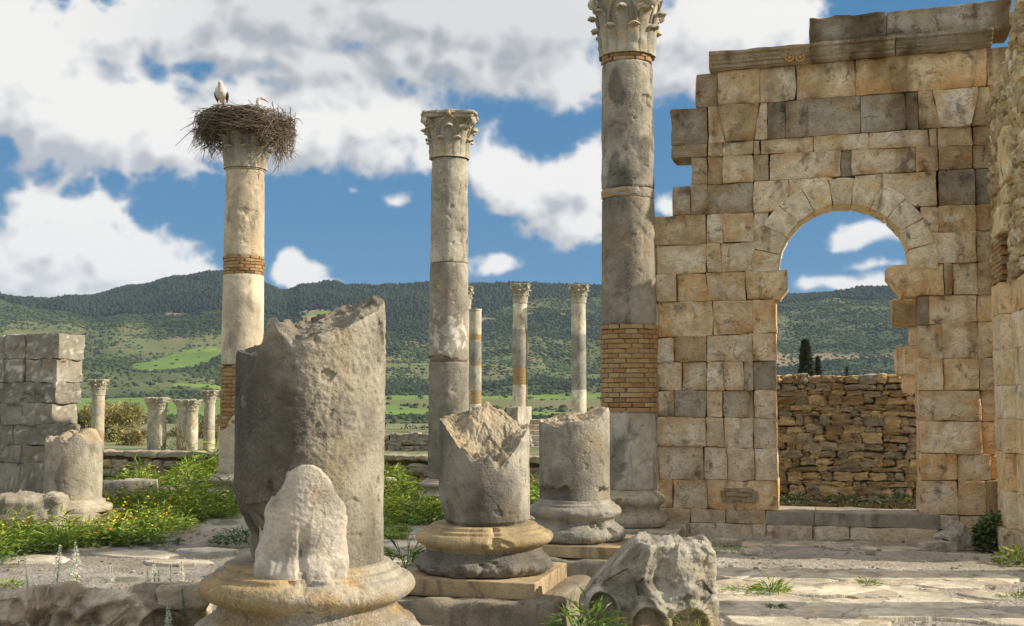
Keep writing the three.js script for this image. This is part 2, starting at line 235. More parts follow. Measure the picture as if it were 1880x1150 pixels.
// a worn block: w x h x d, its edges rounded by r and chipped, its faces uneven; map moves each point (in metres, centred) to its place
function blockGeo(w, h, d, { seg = [7, 5, 4], r = 0.025, rough = 0.012, freq = 3, seed = 0, map = null, col = [1, 1, 1], shape = null, crease = 0.34, facets = null } = {}) {
  let g = new THREE.BoxGeometry(1, 1, 1, ...seg); g.deleteAttribute('uv'); g.deleteAttribute('normal'); g = mergeVertices(g, 1e-5);
  const P = g.attributes.position, dim = [w, h, d];
  for (let i = 0; i < P.count; i++) {
    const p = [P.getX(i), P.getY(i), P.getZ(i)];
    for (let k = 0; k < 3; k++) { const n = seg[k], t = Math.round((p[k] + 0.5) * n), e = Math.min(0.33, 1.1 * r / dim[k]); p[k] = (n < 3 ? p[k] : t === 0 ? -0.5 : t === n ? 0.5 : -0.5 + e + (1 - 2 * e) * (t - 1) / (n - 2)) * dim[k]; }
    const s = seed * 3.71, ch = clamp(0.55 + 1.9 * n3(p[0] * 4 + s, p[1] * 4, p[2] * 4 + s * 0.7), 0.25, 2.4), R = Math.min(r * ch, 0.45 * Math.min(w, h, d));
    const q = p.map((x, k) => clamp(x, -dim[k] / 2 + R, dim[k] / 2 - R)), v = p.map((x, k) => x - q[k]), l = Math.hypot(...v);
    let n = l > 1e-9 ? v.map((x) => x / l) : [0, 0, 0];
    if (l > R) for (let k = 0; k < 3; k++) p[k] = q[k] + n[k] * R;
    if (rough) { const a = rough * 1.6 * fbm(p[0] * freq + s, p[1] * freq + s * 1.3, p[2] * freq - s, 4); for (let k = 0; k < 3; k++) p[k] += n[k] * a; }
    if (facets) { const a = facets[1] * (facet(p[0], p[1], p[2], facets[0], s) + 0.5 * facet(p[0], p[1], p[2], facets[0] * 2.7, s + 9)); for (let k = 0; k < 3; k++) p[k] += n[k] * a; }
    const m = shape ? shape(p, s) : p, o = map ? map(m) : m; P.setXYZ(i, o[0], o[1], o[2]);
  }
  g.computeVertexNormals(); g = boxUV(g, seed * 1.37 % 6, seed * 2.11 % 6); if (crease && P.count < 1400) g = toCreasedNormals(g, crease);
  return tint(g, col);
}
// a body of revolution from [radius, height] pairs; disp(x, y, z, a) adds to the radius
function turned(profile, nu, nv, disp, uo = 0) {
  const len = [0]; for (let i = 1; i < profile.length; i++) len.push(len[i - 1] + Math.hypot(profile[i][0] - profile[i - 1][0], profile[i][1] - profile[i - 1][1]));
  const L = len[len.length - 1], R = Math.max(...profile.map((p) => p[0]));
  return gridGeo(nu, nv, (u, v, uu) => {
    let s = v * L, i = 1; while (i < len.length - 1 && len[i] < s) i++;
    const t = (s - len[i - 1]) / Math.max(1e-9, len[i] - len[i - 1]), y = lerp(profile[i - 1][1], profile[i][1], t), a = -u * 2 * Math.PI; let r = lerp(profile[i - 1][0], profile[i][0], t);
    if (disp && r > 1e-4) r = Math.max(0.001, r + disp(r * Math.cos(a), y, r * Math.sin(a), a));
    return [r * Math.cos(a), y, r * Math.sin(a), uu * 2 * Math.PI * R + uo, s + uo * 0.7];
  }, true);
}
// smooth spline through [r, y] pairs, for mouldings
function smooth(pts, n = 60) { const c = new THREE.CatmullRomCurve3(pts.map((p) => new THREE.Vector3(p[0], p[1], 0)), false, 'centripetal'); return c.getSpacedPoints(n).map((v) => [Math.max(0.0005, v.x), v.y]); }
function join(list) { const keep = ['position', 'normal', 'uv', 'color']; const l = list.map((g) => { g = g.index ? g.toNonIndexed() : g; for (const k of Object.keys(g.attributes)) if (!keep.includes(k)) g.deleteAttribute(k); return g; }); return mergeGeometries(l); }
function tube(pts, radius, seg = 8, around = 5, taper = 1) {
  const curve = new THREE.CatmullRomCurve3(pts), fr = curve.computeFrenetFrames(seg);
  return gridGeo(around, seg, (u, v, uu) => { const i = Math.round(v * seg), c = curve.getPointAt(v), a = u * 2 * Math.PI, r = radius * lerp(1, taper, v), N = fr.normals[i], B = fr.binormals[i]; return [c.x + r * (Math.cos(a) * N.x + Math.sin(a) * B.x), c.y + r * (Math.cos(a) * N.y + Math.sin(a) * B.y), c.z + r * (Math.cos(a) * N.z + Math.sin(a) * B.z), uu, v]; }, true);
}
const V3 = (x, y, z) => new THREE.Vector3(x, y, z);
const stain = (x, y, z, s) => { const a = fbm(x * 1.1 + s, y * 0.5, z * 1.1, 3), b = fbm(x * 5 + s, y * 2.2 + 4, z * 5, 3); const k = clamp(1.04 + 0.55 * a + 0.35 * b, 0.55, 1.3); return [k, k * (1 + 0.03 * b), k * (1 + 0.02 * a)]; };

// ---------------------------------------------------------------- the land: site ground, terrain, hills with scrub
function siteHeight(x, z) {
  const D = -z;
  let y = 0.05 * fbm(x * 0.5, 1.5, z * 0.5, 3) + 0.03 * fbm(x * 1.6, 7, z * 1.6, 3);
  y -= 0.14 * sst(16.8, 18.6, D + 0.27 * x - 1.2) * sst(1.5, 3.5, x);              // down to the foot of the steps
  y += 0.22 * sst(17.0, 20.5, D) * sst(-2.2, -4.5, x) * sst(33, 24, D);             // the overgrown bank on the left
  return y;
}
{
  const nx = 460, nz = 470, ax = (s) => 8.5 * s + 30 * Math.pow(s, 5), dz = (s) => s < 0.12 ? -5 + s / 0.12 * 11 : 6 + 16 * (s - 0.12) / 0.6 + 60 * Math.pow(Math.max(0, s - 0.45) / 0.55, 4);
  const g = gridGeo(nx, nz, (u, v) => {
    const x = ax(u * 2 - 1), D = dz(v), z = -D;
    let y = siteHeight(x, z);
    if (D < 30) { y += 0.018 * fbm(x * 3.1, 2.2, z * 5.5, 4) + 0.012 * Math.max(0, n3(x * 7, 0, z * 9)); const cl = fbm(x * 0.9 + 3, 4, z * 1.6, 3); y -= 0.03 * sst(0.02, 0.09, Math.abs(cl)) * sst(0.1, 0.0, cl) * 0.6; }
    return [x, y, z, x, -z];
  });
  tint(g, (x, y, z) => { const a = fbm(x * 0.35, 3, z * 0.5, 4), b = fbm(x * 2.2, 8, z * 3, 3); let c = mul3([1, 0.985, 0.96], [1 + 0.5 * a + 0.3 * b, 1 + 0.45 * a + 0.3 * b, 1 + 0.4 * a + 0.28 * b]); const far = sst(19, 23, -z - 0.2 * x); c = mix3(c, [0.42, 0.52, 0.22], clamp(far * 0.75 + sst(0.12, 0.3, a) * 0.35)); return mul3(c, mix3([1, 1, 1], [0.74, 0.73, 0.74], sst(-0.8, -2.2, x) * sst(18.5, 17, -z))); });  // left foreground darkened: long shade painted into the earth colour
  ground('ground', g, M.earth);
}
// skyline of the hills, [photograph x, photograph y]
const RIDGE = [[-900, 585], [-500, 560], [-200, 556], [0, 553], [60, 556], [150, 546], [250, 526], [330, 509], [390, 501], [440, 505], [480, 521], [520, 536], [560, 524], [600, 523], [640, 531], [720, 537], [790, 533], [860, 531], [900, 528], [1000, 531], [1100, 528], [1250, 533], [1450, 543], [1520, 540], [1600, 543], [1700, 549], [1880, 556], [2300, 575], [2900, 590]];
const ridgeAt = RIDGE.map(([x, y]) => { const r = ray(x, y), l = Math.hypot(r[0], r[2]); return [Math.atan2(r[0], -r[2]), r[1] / l]; });
function ridgeTan(az) { let k = 1; if (az <= ridgeAt[0][0]) return ridgeAt[0][1]; while (k < ridgeAt.length - 1 && ridgeAt[k][0] < az) k++; const a = ridgeAt[k - 1], b = ridgeAt[k], t = clamp((az - a[0]) / (b[0] - a[0])); return lerp(a[1], b[1], t * t * (3 - 2 * t)); }
const BANDS = [[20, -0.6], [40, -0.7], [62, -0.9], [75, -4], [110, -9], [200, -16], [400, -22], [700, -23], [950, -16], [1250, -2]];
function landHeight(az, D) {
  const A = Math.abs(az) > 1.15 ? 0 : sst(1.15, 0.75, Math.abs(az));
  let y, k = 1;
  if (D <= 1250) { while (k < BANDS.length - 1 && BANDS[k][0] < D) k++; const a = BANDS[k - 1], b = BANDS[k], t = clamp((D - a[0]) / (b[0] - a[0])); y = lerp(a[1], b[1], t * t * (3 - 2 * t)); }
  else {
    const t = clamp((D - 1250) / 1950), R = lerp(0.03, ridgeTan(az), A) * 3200, x = D * Math.sin(az), z = -D * Math.cos(az);
    const prof = 0.62 * t + 0.38 * t * t - 0.10 * Math.sin(t * 6.283) , body = sst(0, 0.12, t) * sst(1, 0.8, t);
    y = -2 + (R + 2) * prof + body * (62 * ridged(x * 0.0011, 0.4, z * 0.0008, 4) - 22 + 18 * fbm(x * 0.005, 1, z * 0.005, 3));
    if (t > 0.82) y = Math.min(y, R * (0.87 + 0.13 * (t - 0.82) / 0.18) + 6 * fbm(x * 0.01, 2, z * 0.01, 2) * (1 - t) * 5);
    if (D > 3200) y = R - (D - 3200) * 0.12;
  }
  return y + (D > 80 ? Math.min(1, (D - 80) / 300) * 3 * fbm(D * Math.sin(az) * 0.012, 5, D * Math.cos(az) * 0.012, 3) : 0);
}
// what grows where: 0 scrub, 1 field, 2 bare earth, 3 pine wood
function cover(x, z, az, D) {
  const f = fbm(x * 0.0017 + 4, 2.2, z * 0.0011, 3), e = fbm(x * 0.0031 + 9, 6.1, z * 0.0023, 4), t = (D - 1250) / 1950;
  const woodEdge = 0.66 + 0.12 * Math.sin(az * 9) + 0.12 * fbm(az * 9, 3, 0.5, 3);
  if (D > 1250 && t > woodEdge) return 3;
  if (D > 300 && D < 1350 + 350 * f) { const k = fbm(x * 0.003 + 1, 9.4, z * 0.0045 + 2, 2); return k > -0.05 ? 1 : 0; }
  if (D < 2300 && fbm(x * 0.0024 + 31, 7.7, z * 0.0016 + 8, 2) > 0.30) return 1;
  if (e > 0.27) return 2;
  return 0;
}
{
  const nA = 900, nD = 330, azAt = (u) => { const s = u * 2 - 1; return 0.62 * s + (Math.PI - 0.62) * Math.pow(s, 9); }, DAt = (v) => v < 0.25 ? 22 * Math.pow(300 / 22, v / 0.25) : 300 + 3300 * Math.pow((v - 0.25) / 0.75, 1.12);
  const g = gridGeo(nA, nD, (u, v) => { const az = azAt(u), D = DAt(v); return [D * Math.sin(az), landHeight(az, D), -D * Math.cos(az), D * Math.sin(az), D * Math.cos(az)]; });
  tint(g, (x, y, z) => {
    const D = Math.hypot(x, z), az = Math.atan2(x, -z), k = cover(x, z, az, D), a = fbm(x * 0.012, 3, z * 0.012, 4), b = fbm(x * 0.0022 + 2, 8, z * 0.0022, 3);
    let c = mix3([0.042, 0.066, 0.020], [0.15, 0.165, 0.050], sst(-0.25, 0.35, 1.3 * fbm(x * 0.0016 + 6, 2, z * 0.0024, 3) + 0.6 * b + 0.35 * a));  // broad dark patches in the plant colour stand in for cloud shadows
    c = mix3(c, [0.22, 0.15, 0.08], sst(0.2, 0.36, a + 0.3 * b) * 0.6);
    if (k === 1) { const st = Math.floor(z * 0.006 + 0.5 * fbm(x * 0.002, 1, z * 0.002, 2) * 3 + x * 0.0011), q = n3(st * 3.7, 0.5, 2.2); c = mix3([0.105, 0.20, 0.018], [0.20, 0.285, 0.04], clamp(0.5 + 1.3 * q + 0.5 * a)); }
    if (k === 2) c = mix3([0.24, 0.165, 0.085], [0.30, 0.24, 0.14], clamp(0.5 + a));
    if (k === 3) c = [0.030, 0.045, 0.022];
    if (D < 280) c = mix3([0.10, 0.13, 0.035], [0.17, 0.16, 0.07], clamp(0.5 + 1.5 * a));
    return c;
  });
  ground('hills', g, new THREE.MeshStandardMaterial({ vertexColors: true, roughness: 1 }));
  // scrub and woods on the hills: nobody could count them
  const r = rng(99), bush = (seed, cone) => { let q = new THREE.IcosahedronGeometry(0.5, cone ? 1 : 1); q.deleteAttribute('uv'); q.deleteAttribute('normal'); q = mergeVertices(q, 1e-4); const P = q.attributes.position; for (let i = 0; i < P.count; i++) { const x = P.getX(i), y = P.getY(i), z = P.getZ(i), k = 1 + 0.6 * n3(x * 3 + seed, y * 3, z * 3), c = cone ? 1.1 - 0.6 * (y + 0.5) : 1; P.setXYZ(i, x * k * c, y * k + 0.3, z * k * c); } q.computeVertexNormals(); return q; };
  const spots = [[], [], []], m4 = new THREE.Matrix4(), Q = new THREE.Quaternion(), up = V3(0, 1, 0);
  let tries = 0;
  while (spots[0].length < 95000 && tries++ < 900000) {
    const az = (r() * 2 - 1) * 0.60, D = Math.sqrt(lerp(240 * 240, 3240 * 3240, r())), x = D * Math.sin(az), z = -D * Math.cos(az), k = cover(x, z, az, D);
    const clump = fbm(x * 0.011 + 5, 1.2, z * 0.011, 3) + 0.6 * fbm(x * 0.003, 3.3, z * 0.003, 2);
    if (k === 1 && r() > 0.02 + 0.5 * sst(0.33, 0.42, fbm(x * 0.004, 3, z * 0.02, 2) + 0.25 * clump)) continue;
    if (k === 2 && r() > 0.22) continue;
    if (k === 0 && r() > sst(-0.5, 0.25, clump - 0.9 * fbm(x * 0.0016 + 6, 2, z * 0.0024, 3))) continue;
    const s = k === 3 ? 5 + r() * 7 : (2.2 + 5.5 * r() * r()) * (1 + 0.7 * Math.max(0, clump)), h = k === 3 ? s * (0.7 + r() * 0.6) : s * (0.65 + 0.3 * r());
    const v = clamp(0.42 + 0.7 * n3(x * 0.02, 4, z * 0.02) + 1.5 * fbm(x * 0.0016 + 6, 2, z * 0.0024, 3) + 0.5 * (r() - 0.5)), c = k === 3 ? mix3([0.018, 0.032, 0.016], [0.036, 0.055, 0.024], v) : mix3([0.018, 0.036, 0.012], [0.075, 0.105, 0.030], v);  // bush colour follows the same painted cloud-shadow patches
    spots[k === 3 ? 1 : 0].push([x, landHeight(az, D) - 0.15 * s, z, s, h, r() * 6.28, c]);
  }
  for (const [n, list, geo] of [['hillside_scrub', spots[0], bush(1, false)], ['hillside_pine_wood', spots[1], bush(2, true)]]) {
    const im = new THREE.InstancedMesh(geo, new THREE.MeshStandardMaterial({ color: 0xffffff, roughness: 1 }), list.length); im.name = n;
    list.forEach(([x, y, z, s, h, a, c], i) => { im.setMatrixAt(i, m4.compose(V3(x, y, z), Q.setFromAxisAngle(up, a), V3(s, h, s))); im.setColorAt(i, new THREE.Color().setRGB(...c)); });
    scene.add(im); im.castShadow = true;
    tag(im, n === 'hillside_scrub' ? 'dark green bushes and olive trees scattered over the hillside and between the fields' : 'dark pine wood along the top of the hills', n === 'hillside_scrub' ? 'scrub' : 'wood', null, 'stuff');
  }
}

// ---------------------------------------------------------------- the arch wall. Local axes: x along the wall to the right, z towards the camera
const TURN = 15.03 * Math.PI / 180, UX = V3(Math.cos(TURN), 0, Math.sin(TURN)), NZ = V3(-Math.sin(TURN), 0, Math.cos(TURN));
const WALL0 = V3(3.625, 0, -19.9);
function onWall(px, py, z = 0, base = WALL0) {                        // the wall's own (x, y) behind a pixel of the photograph
  const r = V3(...ray(px, py)), o = base.clone().addScaledVector(NZ, z), k = o.clone().sub(V3(0, EYE, 0)).dot(NZ) / r.dot(NZ), p = r.multiplyScalar(k).add(V3(0, EYE, 0)).sub(base);
  return [p.dot(UX), p.y];
}
const ZX = (z) => 1180 + z * 0.4522;                                  // column of the enlarged view I measured in
{
  const wall = thing('arch_wall', 'tall ruined ashlar wall with a round arched opening under broken cornice blocks', 'wall', null, WALL0.toArray(), -TURN);
  const L = [936, 882, 822, 767, 717.5, 664, 615, 552, 499.7, 446, 392.5, 337, 286, 261, 193.5, 131], R = [945, 883, 833, 773.6, 716.6, 658.7, 595, 543, 484, 427, 377.6, 313, 269, 235, 165, 97];
  const yl = L.map((p) => onWall(1330, p)[1]), yr = R.map((p) => onWall(1720, p)[1]), ul = onWall(1330, 600)[0], ur = onWall(1720, 600)[0];
  const cy = (c, u) => lerp(yl[c], yr[c], clamp((u - ul) / (ur - ul), -0.3, 1.3));
  const ax = onWall(ZX(817), 500)[0], RI = onWall(ZX(1088), 490)[0] - ax, ay = onWall(ZX(817), 829 * 0.4522)[1] - RI, RO = onWall(ZX(817), 727 * 0.4522)[1] - ay, T = 0.78;
  const tones = { w: [[1.2, 1.17, 1.11], [1.22, 1.14, 1.03], [1.14, 1.1, 1.03], [1.25, 1.2, 1.12]], o: [[1.25, 1.1, 0.9], [1.22, 1.04, 0.8]], g: [[0.82, 0.82, 0.80], [0.70, 0.70, 0.68]], d: [[0.78, 0.70, 0.58], [0.92, 0.82, 0.67]], x: [[0.52, 0.53, 0.52]] };
  const rr = rng(4242); let seed = 1;
  const weather = (x, y) => { const up = sst(4.6, 8.2, y), rt = sst(4.35, 4.7, x) * sst(4.8, 6.2, y) * 0.25, n = fbm(x * 0.9, y * 0.4, 3, 3), s = fbm(x * 4.2, y * 0.45, 7, 4), f = fbm(x * 9, y * 7, 2, 3), dk = sst(0.12 - 0.22 * up - rt, 0.5 - 0.16 * up - rt, n + 0.75 * s + 0.3 * f) * (0.22 + 0.72 * up); return mix3([1, 1, 1], [0.38, 0.31, 0.215], dk); };
  const stoneAt = (z0, z1, c, cls = 'w', o = {}) => {
    const pc = (L[c] + L[Math.min(15, c + 1)]) / 2, u0 = onWall(ZX(z0), pc)[0], u1 = onWall(ZX(z1), pc)[0], um = (u0 + u1) / 2, y0 = cy(c, um), y1 = o.top ? cy(o.top, um) : cy(c + 1, um);
    const w = u1 - u0, h = y1 - y0, back = o.t ?? T, proud = (o.p ?? 0) + (rr() - 0.5) * 0.06, s = seed++, tl = tones[cls], k = tl[Math.floor(rr() * tl.length)], j = 0.94 + rr() * 0.12;
    const map = (p) => {
      let x = um + p[0], y = (y0 + y1) / 2 + p[1], z = p[2] - back / 2 + proud * clamp(p[2] / back * 2, 0, 1);
      const tu = p[0] / w + 0.5, tv = p[1] / h + 0.5; y += lerp(cy(c, x), cy(o.top ?? c + 1, x), tv) - lerp(y0, y1, tv);
      if (o.trap) x += lerp(lerp(o.trap[0], o.trap[1], tu), lerp(o.trap[2], o.trap[3], tu), tv);      // shifts of the corners: bottom left, bottom right, top left, top right
      if (o.clip) { const dx = x - ax, dy = y - ay, d = Math.hypot(dx, dy); if (d < RO + 0.006 && dy > -0.05) { const m = (RO + 0.006) / d; x = ax + dx * m; y = ay + dy * m; } }
      if (o.bend) { const q = o.bend(tu, tv, x, y); x = q[0]; y = q[1]; }
      if (o.profile) z += o.profile(tv, x) * sst(-back * 0.2, back * 0.3, p[2]);
      return [x, y, z];
    };
    const g = blockGeo(w, h, back, { seg: o.seg ?? [Math.max(5, Math.round(w / 0.13)), Math.max(5, Math.round(h / 0.11)), 4], r: o.r ?? 0.032, rough: o.rough ?? 0.026, seed: s, map, col: (x, y) => { const e = Math.min(x - um + w / 2, um + w / 2 - x, y - y0, y1 - y), ed = sst(0.16, 0.0, e) * clamp(0.45 + 1.6 * fbm(x * 2.3 + s, y * 2.3, s, 3)), q = mul3(k, weather(x, y)); return mul3([q[0] * j, q[1] * j, q[2] * j], mix3([1.04, 1.04, 1.04], [0.70, 0.50, 0.29], ed * 0.85)); } });
    return part(o.name ?? 'stone', g, M.ashlar, wall);
  };
  const impostL = (tu, tv, x, y) => [x - (tu > 0.6 ? sst(0.45, 0.0, tv) * 0.12 * (tu - 0.6) / 0.4 : 0), y], impostR = (tu, tv, x, y) => [x + (tu < 0.4 ? sst(0.7, 0.0, tv) * 0.22 * (0.4 - tu) / 0.4 : 0), y];
  const B = [
    [0, [-90, 62], [62, 121, 'o'], [122, 262], [262, 548, 'o'], [1125, 1281], [1281, 1396], [1396, 1456, 'd']],
    [1, [-90, 65], [65, 246], [249, 345], [345, 455], [455, 545], [1128, 1279, 'o'], [1281, 1416], [1416, 1452, 'd', { p: -0.14 }]],
    [2, [-90, 60], [60, 257], [258, 330], [330, 450], [450, 543], [1125, 1378], [1380, 1446, 'w', { p: -0.12 }]],
    [3, [-90, 60], [60, 128], [128, 257, 'g'], [258, 325], [325, 450, 'g'], [453, 541], [1122, 1375], [1378, 1444, 'w', { p: -0.12 }]],
    [4, [-90, 60], [60, 159], [160, 260], [260, 330], [330, 412], [412, 450, 'g'], [450, 540, 'x'], [1118, 1222], [1222, 1370, 'o'], [1370, 1440, 'w', { p: -0.05 }]],
    [5, [-90, 60], [60, 126], [128, 260, 'd'], [260, 448], [448, 540, 'o'], [1122, 1220], [1220, 1365], [1365, 1438, 'w', { p: -0.05 }]],
    [6, [-90, 60], [60, 283, 'o'], [285, 450, 'o'], [450, 540, 'o'], [1120, 1162, 'x'], [1162, 1362], [1362, 1436, 'w', { p: -0.05 }]],
    [7, [-60, 55], [55, 136], [138, 260, 'o'], [260, 418], [420, 586, 'o', { bend: impostL, p: 0.05, rough: 0.05, r: 0.05 }], [995, 1226, 'o', { bend: impostR, p: 0.05, rough: 0.05, r: 0.05 }], [1226, 1262, 'g'], [1262, 1365], [1365, 1432, 'd', { p: -0.05 }]],
    [8, [-60, 55, 'd'], [55, 258], [260, 318], [318, 480, 'w', { clip: 1 }], [1160, 1358, 'w', { clip: 1 }], [1358, 1430, 'd', { p: -0.05 }]],
    [9, [-60, 52, 'd'], [52, 258, 'd'], [258, 326], [326, 450], [450, 512, 'w', { clip: 1 }], [1130, 1205, 'w', { clip: 1 }], [1205, 1356], [1356, 1428, 'd', { p: -0.05 }]],
    [10, [120, 196, 'g'], [196, 262, 'g'], [262, 450, 'g'], [452, 595, 'w', { clip: 1 }], [595, 775, 'w', { clip: 1 }], [862, 975, 'w', { clip: 1 }], [975, 1197, 'w', { clip: 1 }], [1205, 1353, 'x'], [1355, 1424, 'x', { p: -0.05 }]],
    [11, [197, 262, 'g'], [263, 325, 'd'], [325, 450], [450, 512, 'g'], [515, 805, 'w', { clip: 1 }], [805, 850, 'x', { clip: 1 }], [850, 1109, 'w', { clip: 1 }], [1110, 1200], [1203, 1343, 'd'], [1345, 1420, 'd', { p: -0.05 }]],
    [12, [115, 262, 'g'], [265, 325, 'd'], [325, 448], [448, 477], [478, 695], [695, 918], [918, 1163], [1163, 1198], [1200, 1342, 'd'], [1345, 1417, 'd', { p: -0.05 }]],
    [13, [113, 262, 'x'], [266, 314, 'w', { trap: [0, 0.09, 0, -0.04] }], [314, 470, 'd', { trap: [0.09, -0.09, -0.04, 0.03], p: 0.03 }], [470, 508, 'w', { trap: [-0.09, 0, 0.03, 0] }], [508, 580, 'x'], [580, 885, 'g'], [885, 1070, 'g'], [1070, 1122, 'x'], [1122, 1188, 'd', { trap: [0, 0.08, 0, -0.03] }], [1188, 1352, 'w', { trap: [0.08, -0.06, -0.03, 0.06], p: 0.05 }], [1352, 1415, 'd', { trap: [-0.06, 0, 0.06, 0] }]],
    [14, [215, 306, 'g'], [305, 476], [476, 622], [624, 864, 'o'], [867, 1400, 'o', { seg: [20, 6, 4] }], [1400, 1496, 'd']],
  ];
  for (const [c, ...list] of B) for (const [z0, z1, cls, o] of list) stoneAt(z0, z1, c, cls, o);
  // cornice with its mouldings, and the great blocks on top
  const prof = (tv) => 0.02 + 0.05 * sst(0.05, 0.12, tv) + 0.05 * sst(0.3, 0.36, tv) + 0.06 * sst(0.42, 0.62, tv) + 0.05 * sst(0.74, 0.78, tv);
  yl.push(onWall(1330, 100.5)[1]); yr.push(onWall(1720, 67)[1]); L.push(100); R.push(67);
  yl.push(onWall(1330, 52)[1]); yr.push(onWall(1720, 15)[1]); L.push(52); R.push(15);
  for (const [a, b, cls] of [[276, 684, 'g'], [686, 1026, 'g'], [1029, 1420, 'x']]) stoneAt(a, b, 15, cls, { name: 'cornice_block', top: 16, profile: prof, seg: [18, 22, 5], r: 0.02, p: 0.05, rough: 0.022 });
  stoneAt(680, 992, 16, 'x', { top: 17, name: 'attic_block', seg: [14, 8, 6], r: 0.05, rough: 0.05, p: 0.1 });
  stoneAt(993, 1502, 16, 'g', { top: 17, name: 'attic_block', seg: [20, 8, 6], r: 0.04, rough: 0.035, p: 0.08 });
  for (const z of [598, 640]) { const [u, y] = onWall(ZX(z), 243 * 0.4522); const g = new THREE.TorusGeometry(0.065, 0.022, 6, 14); g.translate(u, y, 0.15); part('egg_ornament', tint(boxUV(join([g, new THREE.SphereGeometry(0.04, 10, 8).translate(u, y, 0.14)])), [1.05, 0.72, 0.42]), M.ashlar, wall); }
  // the eleven arch stones
  const edges = [183.5, 167, 150, 133.5, 116, 98.5, 82, 65, 48, 31.5, 14, -3].map((d) => d * Math.PI / 180);
  for (let k = 0; k < 11; k++) {
    const a0 = edges[k], a1 = edges[k + 1], w = (a0 - a1) * (RI + 0.2), h = RO - RI, pr = (rr() - 0.5) * 0.04 + 0.055, out = (rr() - 0.5) * 0.05, sh = 0.92 + rr() * 0.16;
    const map = (p) => { const a = lerp(a0, a1, p[0] / w + 0.5), r = RI + (p[1] / h + 0.5) * (h + 0.01 + Math.max(0, out) * 0.3), th = p[0] / w; return [ax + r * Math.cos(a), ay + r * Math.sin(a), p[2] - T / 2 + pr * clamp(p[2] / T * 2, 0, 1) + th * 0]; };
    part('arch_stone', blockGeo(w, h, T, { seg: [7, 6, 6], r: 0.035, rough: 0.025, seed: seed++, map, col: (x, y) => mul3([1.26 * sh, 1.23 * sh, 1.15 * sh], weather(x + 3, y - 1)) }), M.ashlar, wall);
  }
  // stylobate: two low steps in long slabs
  const slab = (z0, z1, y0, y1, f, b, tone, m = M.ashlar) => { const u0 = onWall(ZX(z0), 955)[0], u1 = onWall(ZX(z1), 955)[0], w = u1 - u0, s = seed++; part('step_slab', blockGeo(w, y1 - y0, f + b, { seg: [Math.max(6, Math.round(w / 0.16)), 5, 6], r: 0.022, rough: 0.022, seed: s, map: (p) => [(u0 + u1) / 2 + p[0], (y0 + y1) / 2 + p[1], p[2] + (f - b) / 2], col: tone }), m, wall); };
  const yb = yl[0], ys = 0.055;
  for (const [a, b, t, m] of [[-90, 195, [0.95, 0.9, 0.8]], [196, 339, [0.95, 0.9, 0.8]], [341, 500, [0.85, 0.8, 0.7]], [501, 696, [0.9, 0.86, 0.78], M.grey], [698, 1205, [0.86, 0.82, 0.75], M.grey], [1206, 1284, [0.85, 0.82, 0.74]], [1285, 1452, [0.9, 0.84, 0.72]]]) slab(a, b, ys, yb - 0.003, 0.06, 0.95, t, m);
  for (const [a, b] of [[-90, 194], [195, 500], [502, 690], [692, 838], [840, 1200], [1202, 1380]]) slab(a, b, -0.3, ys - 0.003, 0.17 + 0.03 * rr(), 0.8, [0.98, 0.95, 0.88]);
  // carved hollow panel low on the left pier
  const [hu, hy] = onWall(ZX(390), 500 + 905 * 0.4522);
  for (const [dx, dy, w, h] of [[0, 0.085, 0.5, 0.07], [0, -0.085, 0.56, 0.06], [-0.26, 0, 0.08, 0.14], [0.27, 0, 0.08, 0.14], [0, 0.0, 0.44, 0.05]]) part('carved_frame', blockGeo(w, h, 0.10, { seg: [7, 4, 4], r: 0.02, rough: 0.025, seed: seed++, map: (p) => [hu + dx + p[0], hy + dy + p[1], 0.0 + p[2]], col: [0.6, 0.52, 0.42] }), M.ashlar, wall);
  // stones of an inner pier still sticking out behind the right jamb
  for (const [z0, z1, q0, q1, dz, t, cls] of [[1015, 1120, 106, 222, -0.9, 0.55, 'd'], [1086, 1128, 215, 300, -0.95, 0.5, 'w'], [1030, 1062, 305, 415, -1.15, 0.4, 'o'], [1060, 1124, 299, 416, -0.95, 0.6, 'w'], [1062, 1124, 412, 486, -1.1, 0.5, 'o']]) {
    const y0p = 500 + q0 * 0.4522, y1p = 500 + q1 * 0.4522, a = onWall(ZX(z0), y1p, dz), b = onWall(ZX(z1) + 14, y0p, dz), w = b[0] - a[0], h = b[1] - a[1], tl = tones[cls][0];
    part('jamb_stone', blockGeo(w, h, t, { seg: [6, 6, 5], r: 0.05, rough: 0.05, seed: seed++, map: (p) => [(a[0] + b[0]) / 2 + p[0], (a[1] + b[1]) / 2 + p[1], dz - t / 2 + p[2]], col: tl }), M.ashlar, wall);
  }
}

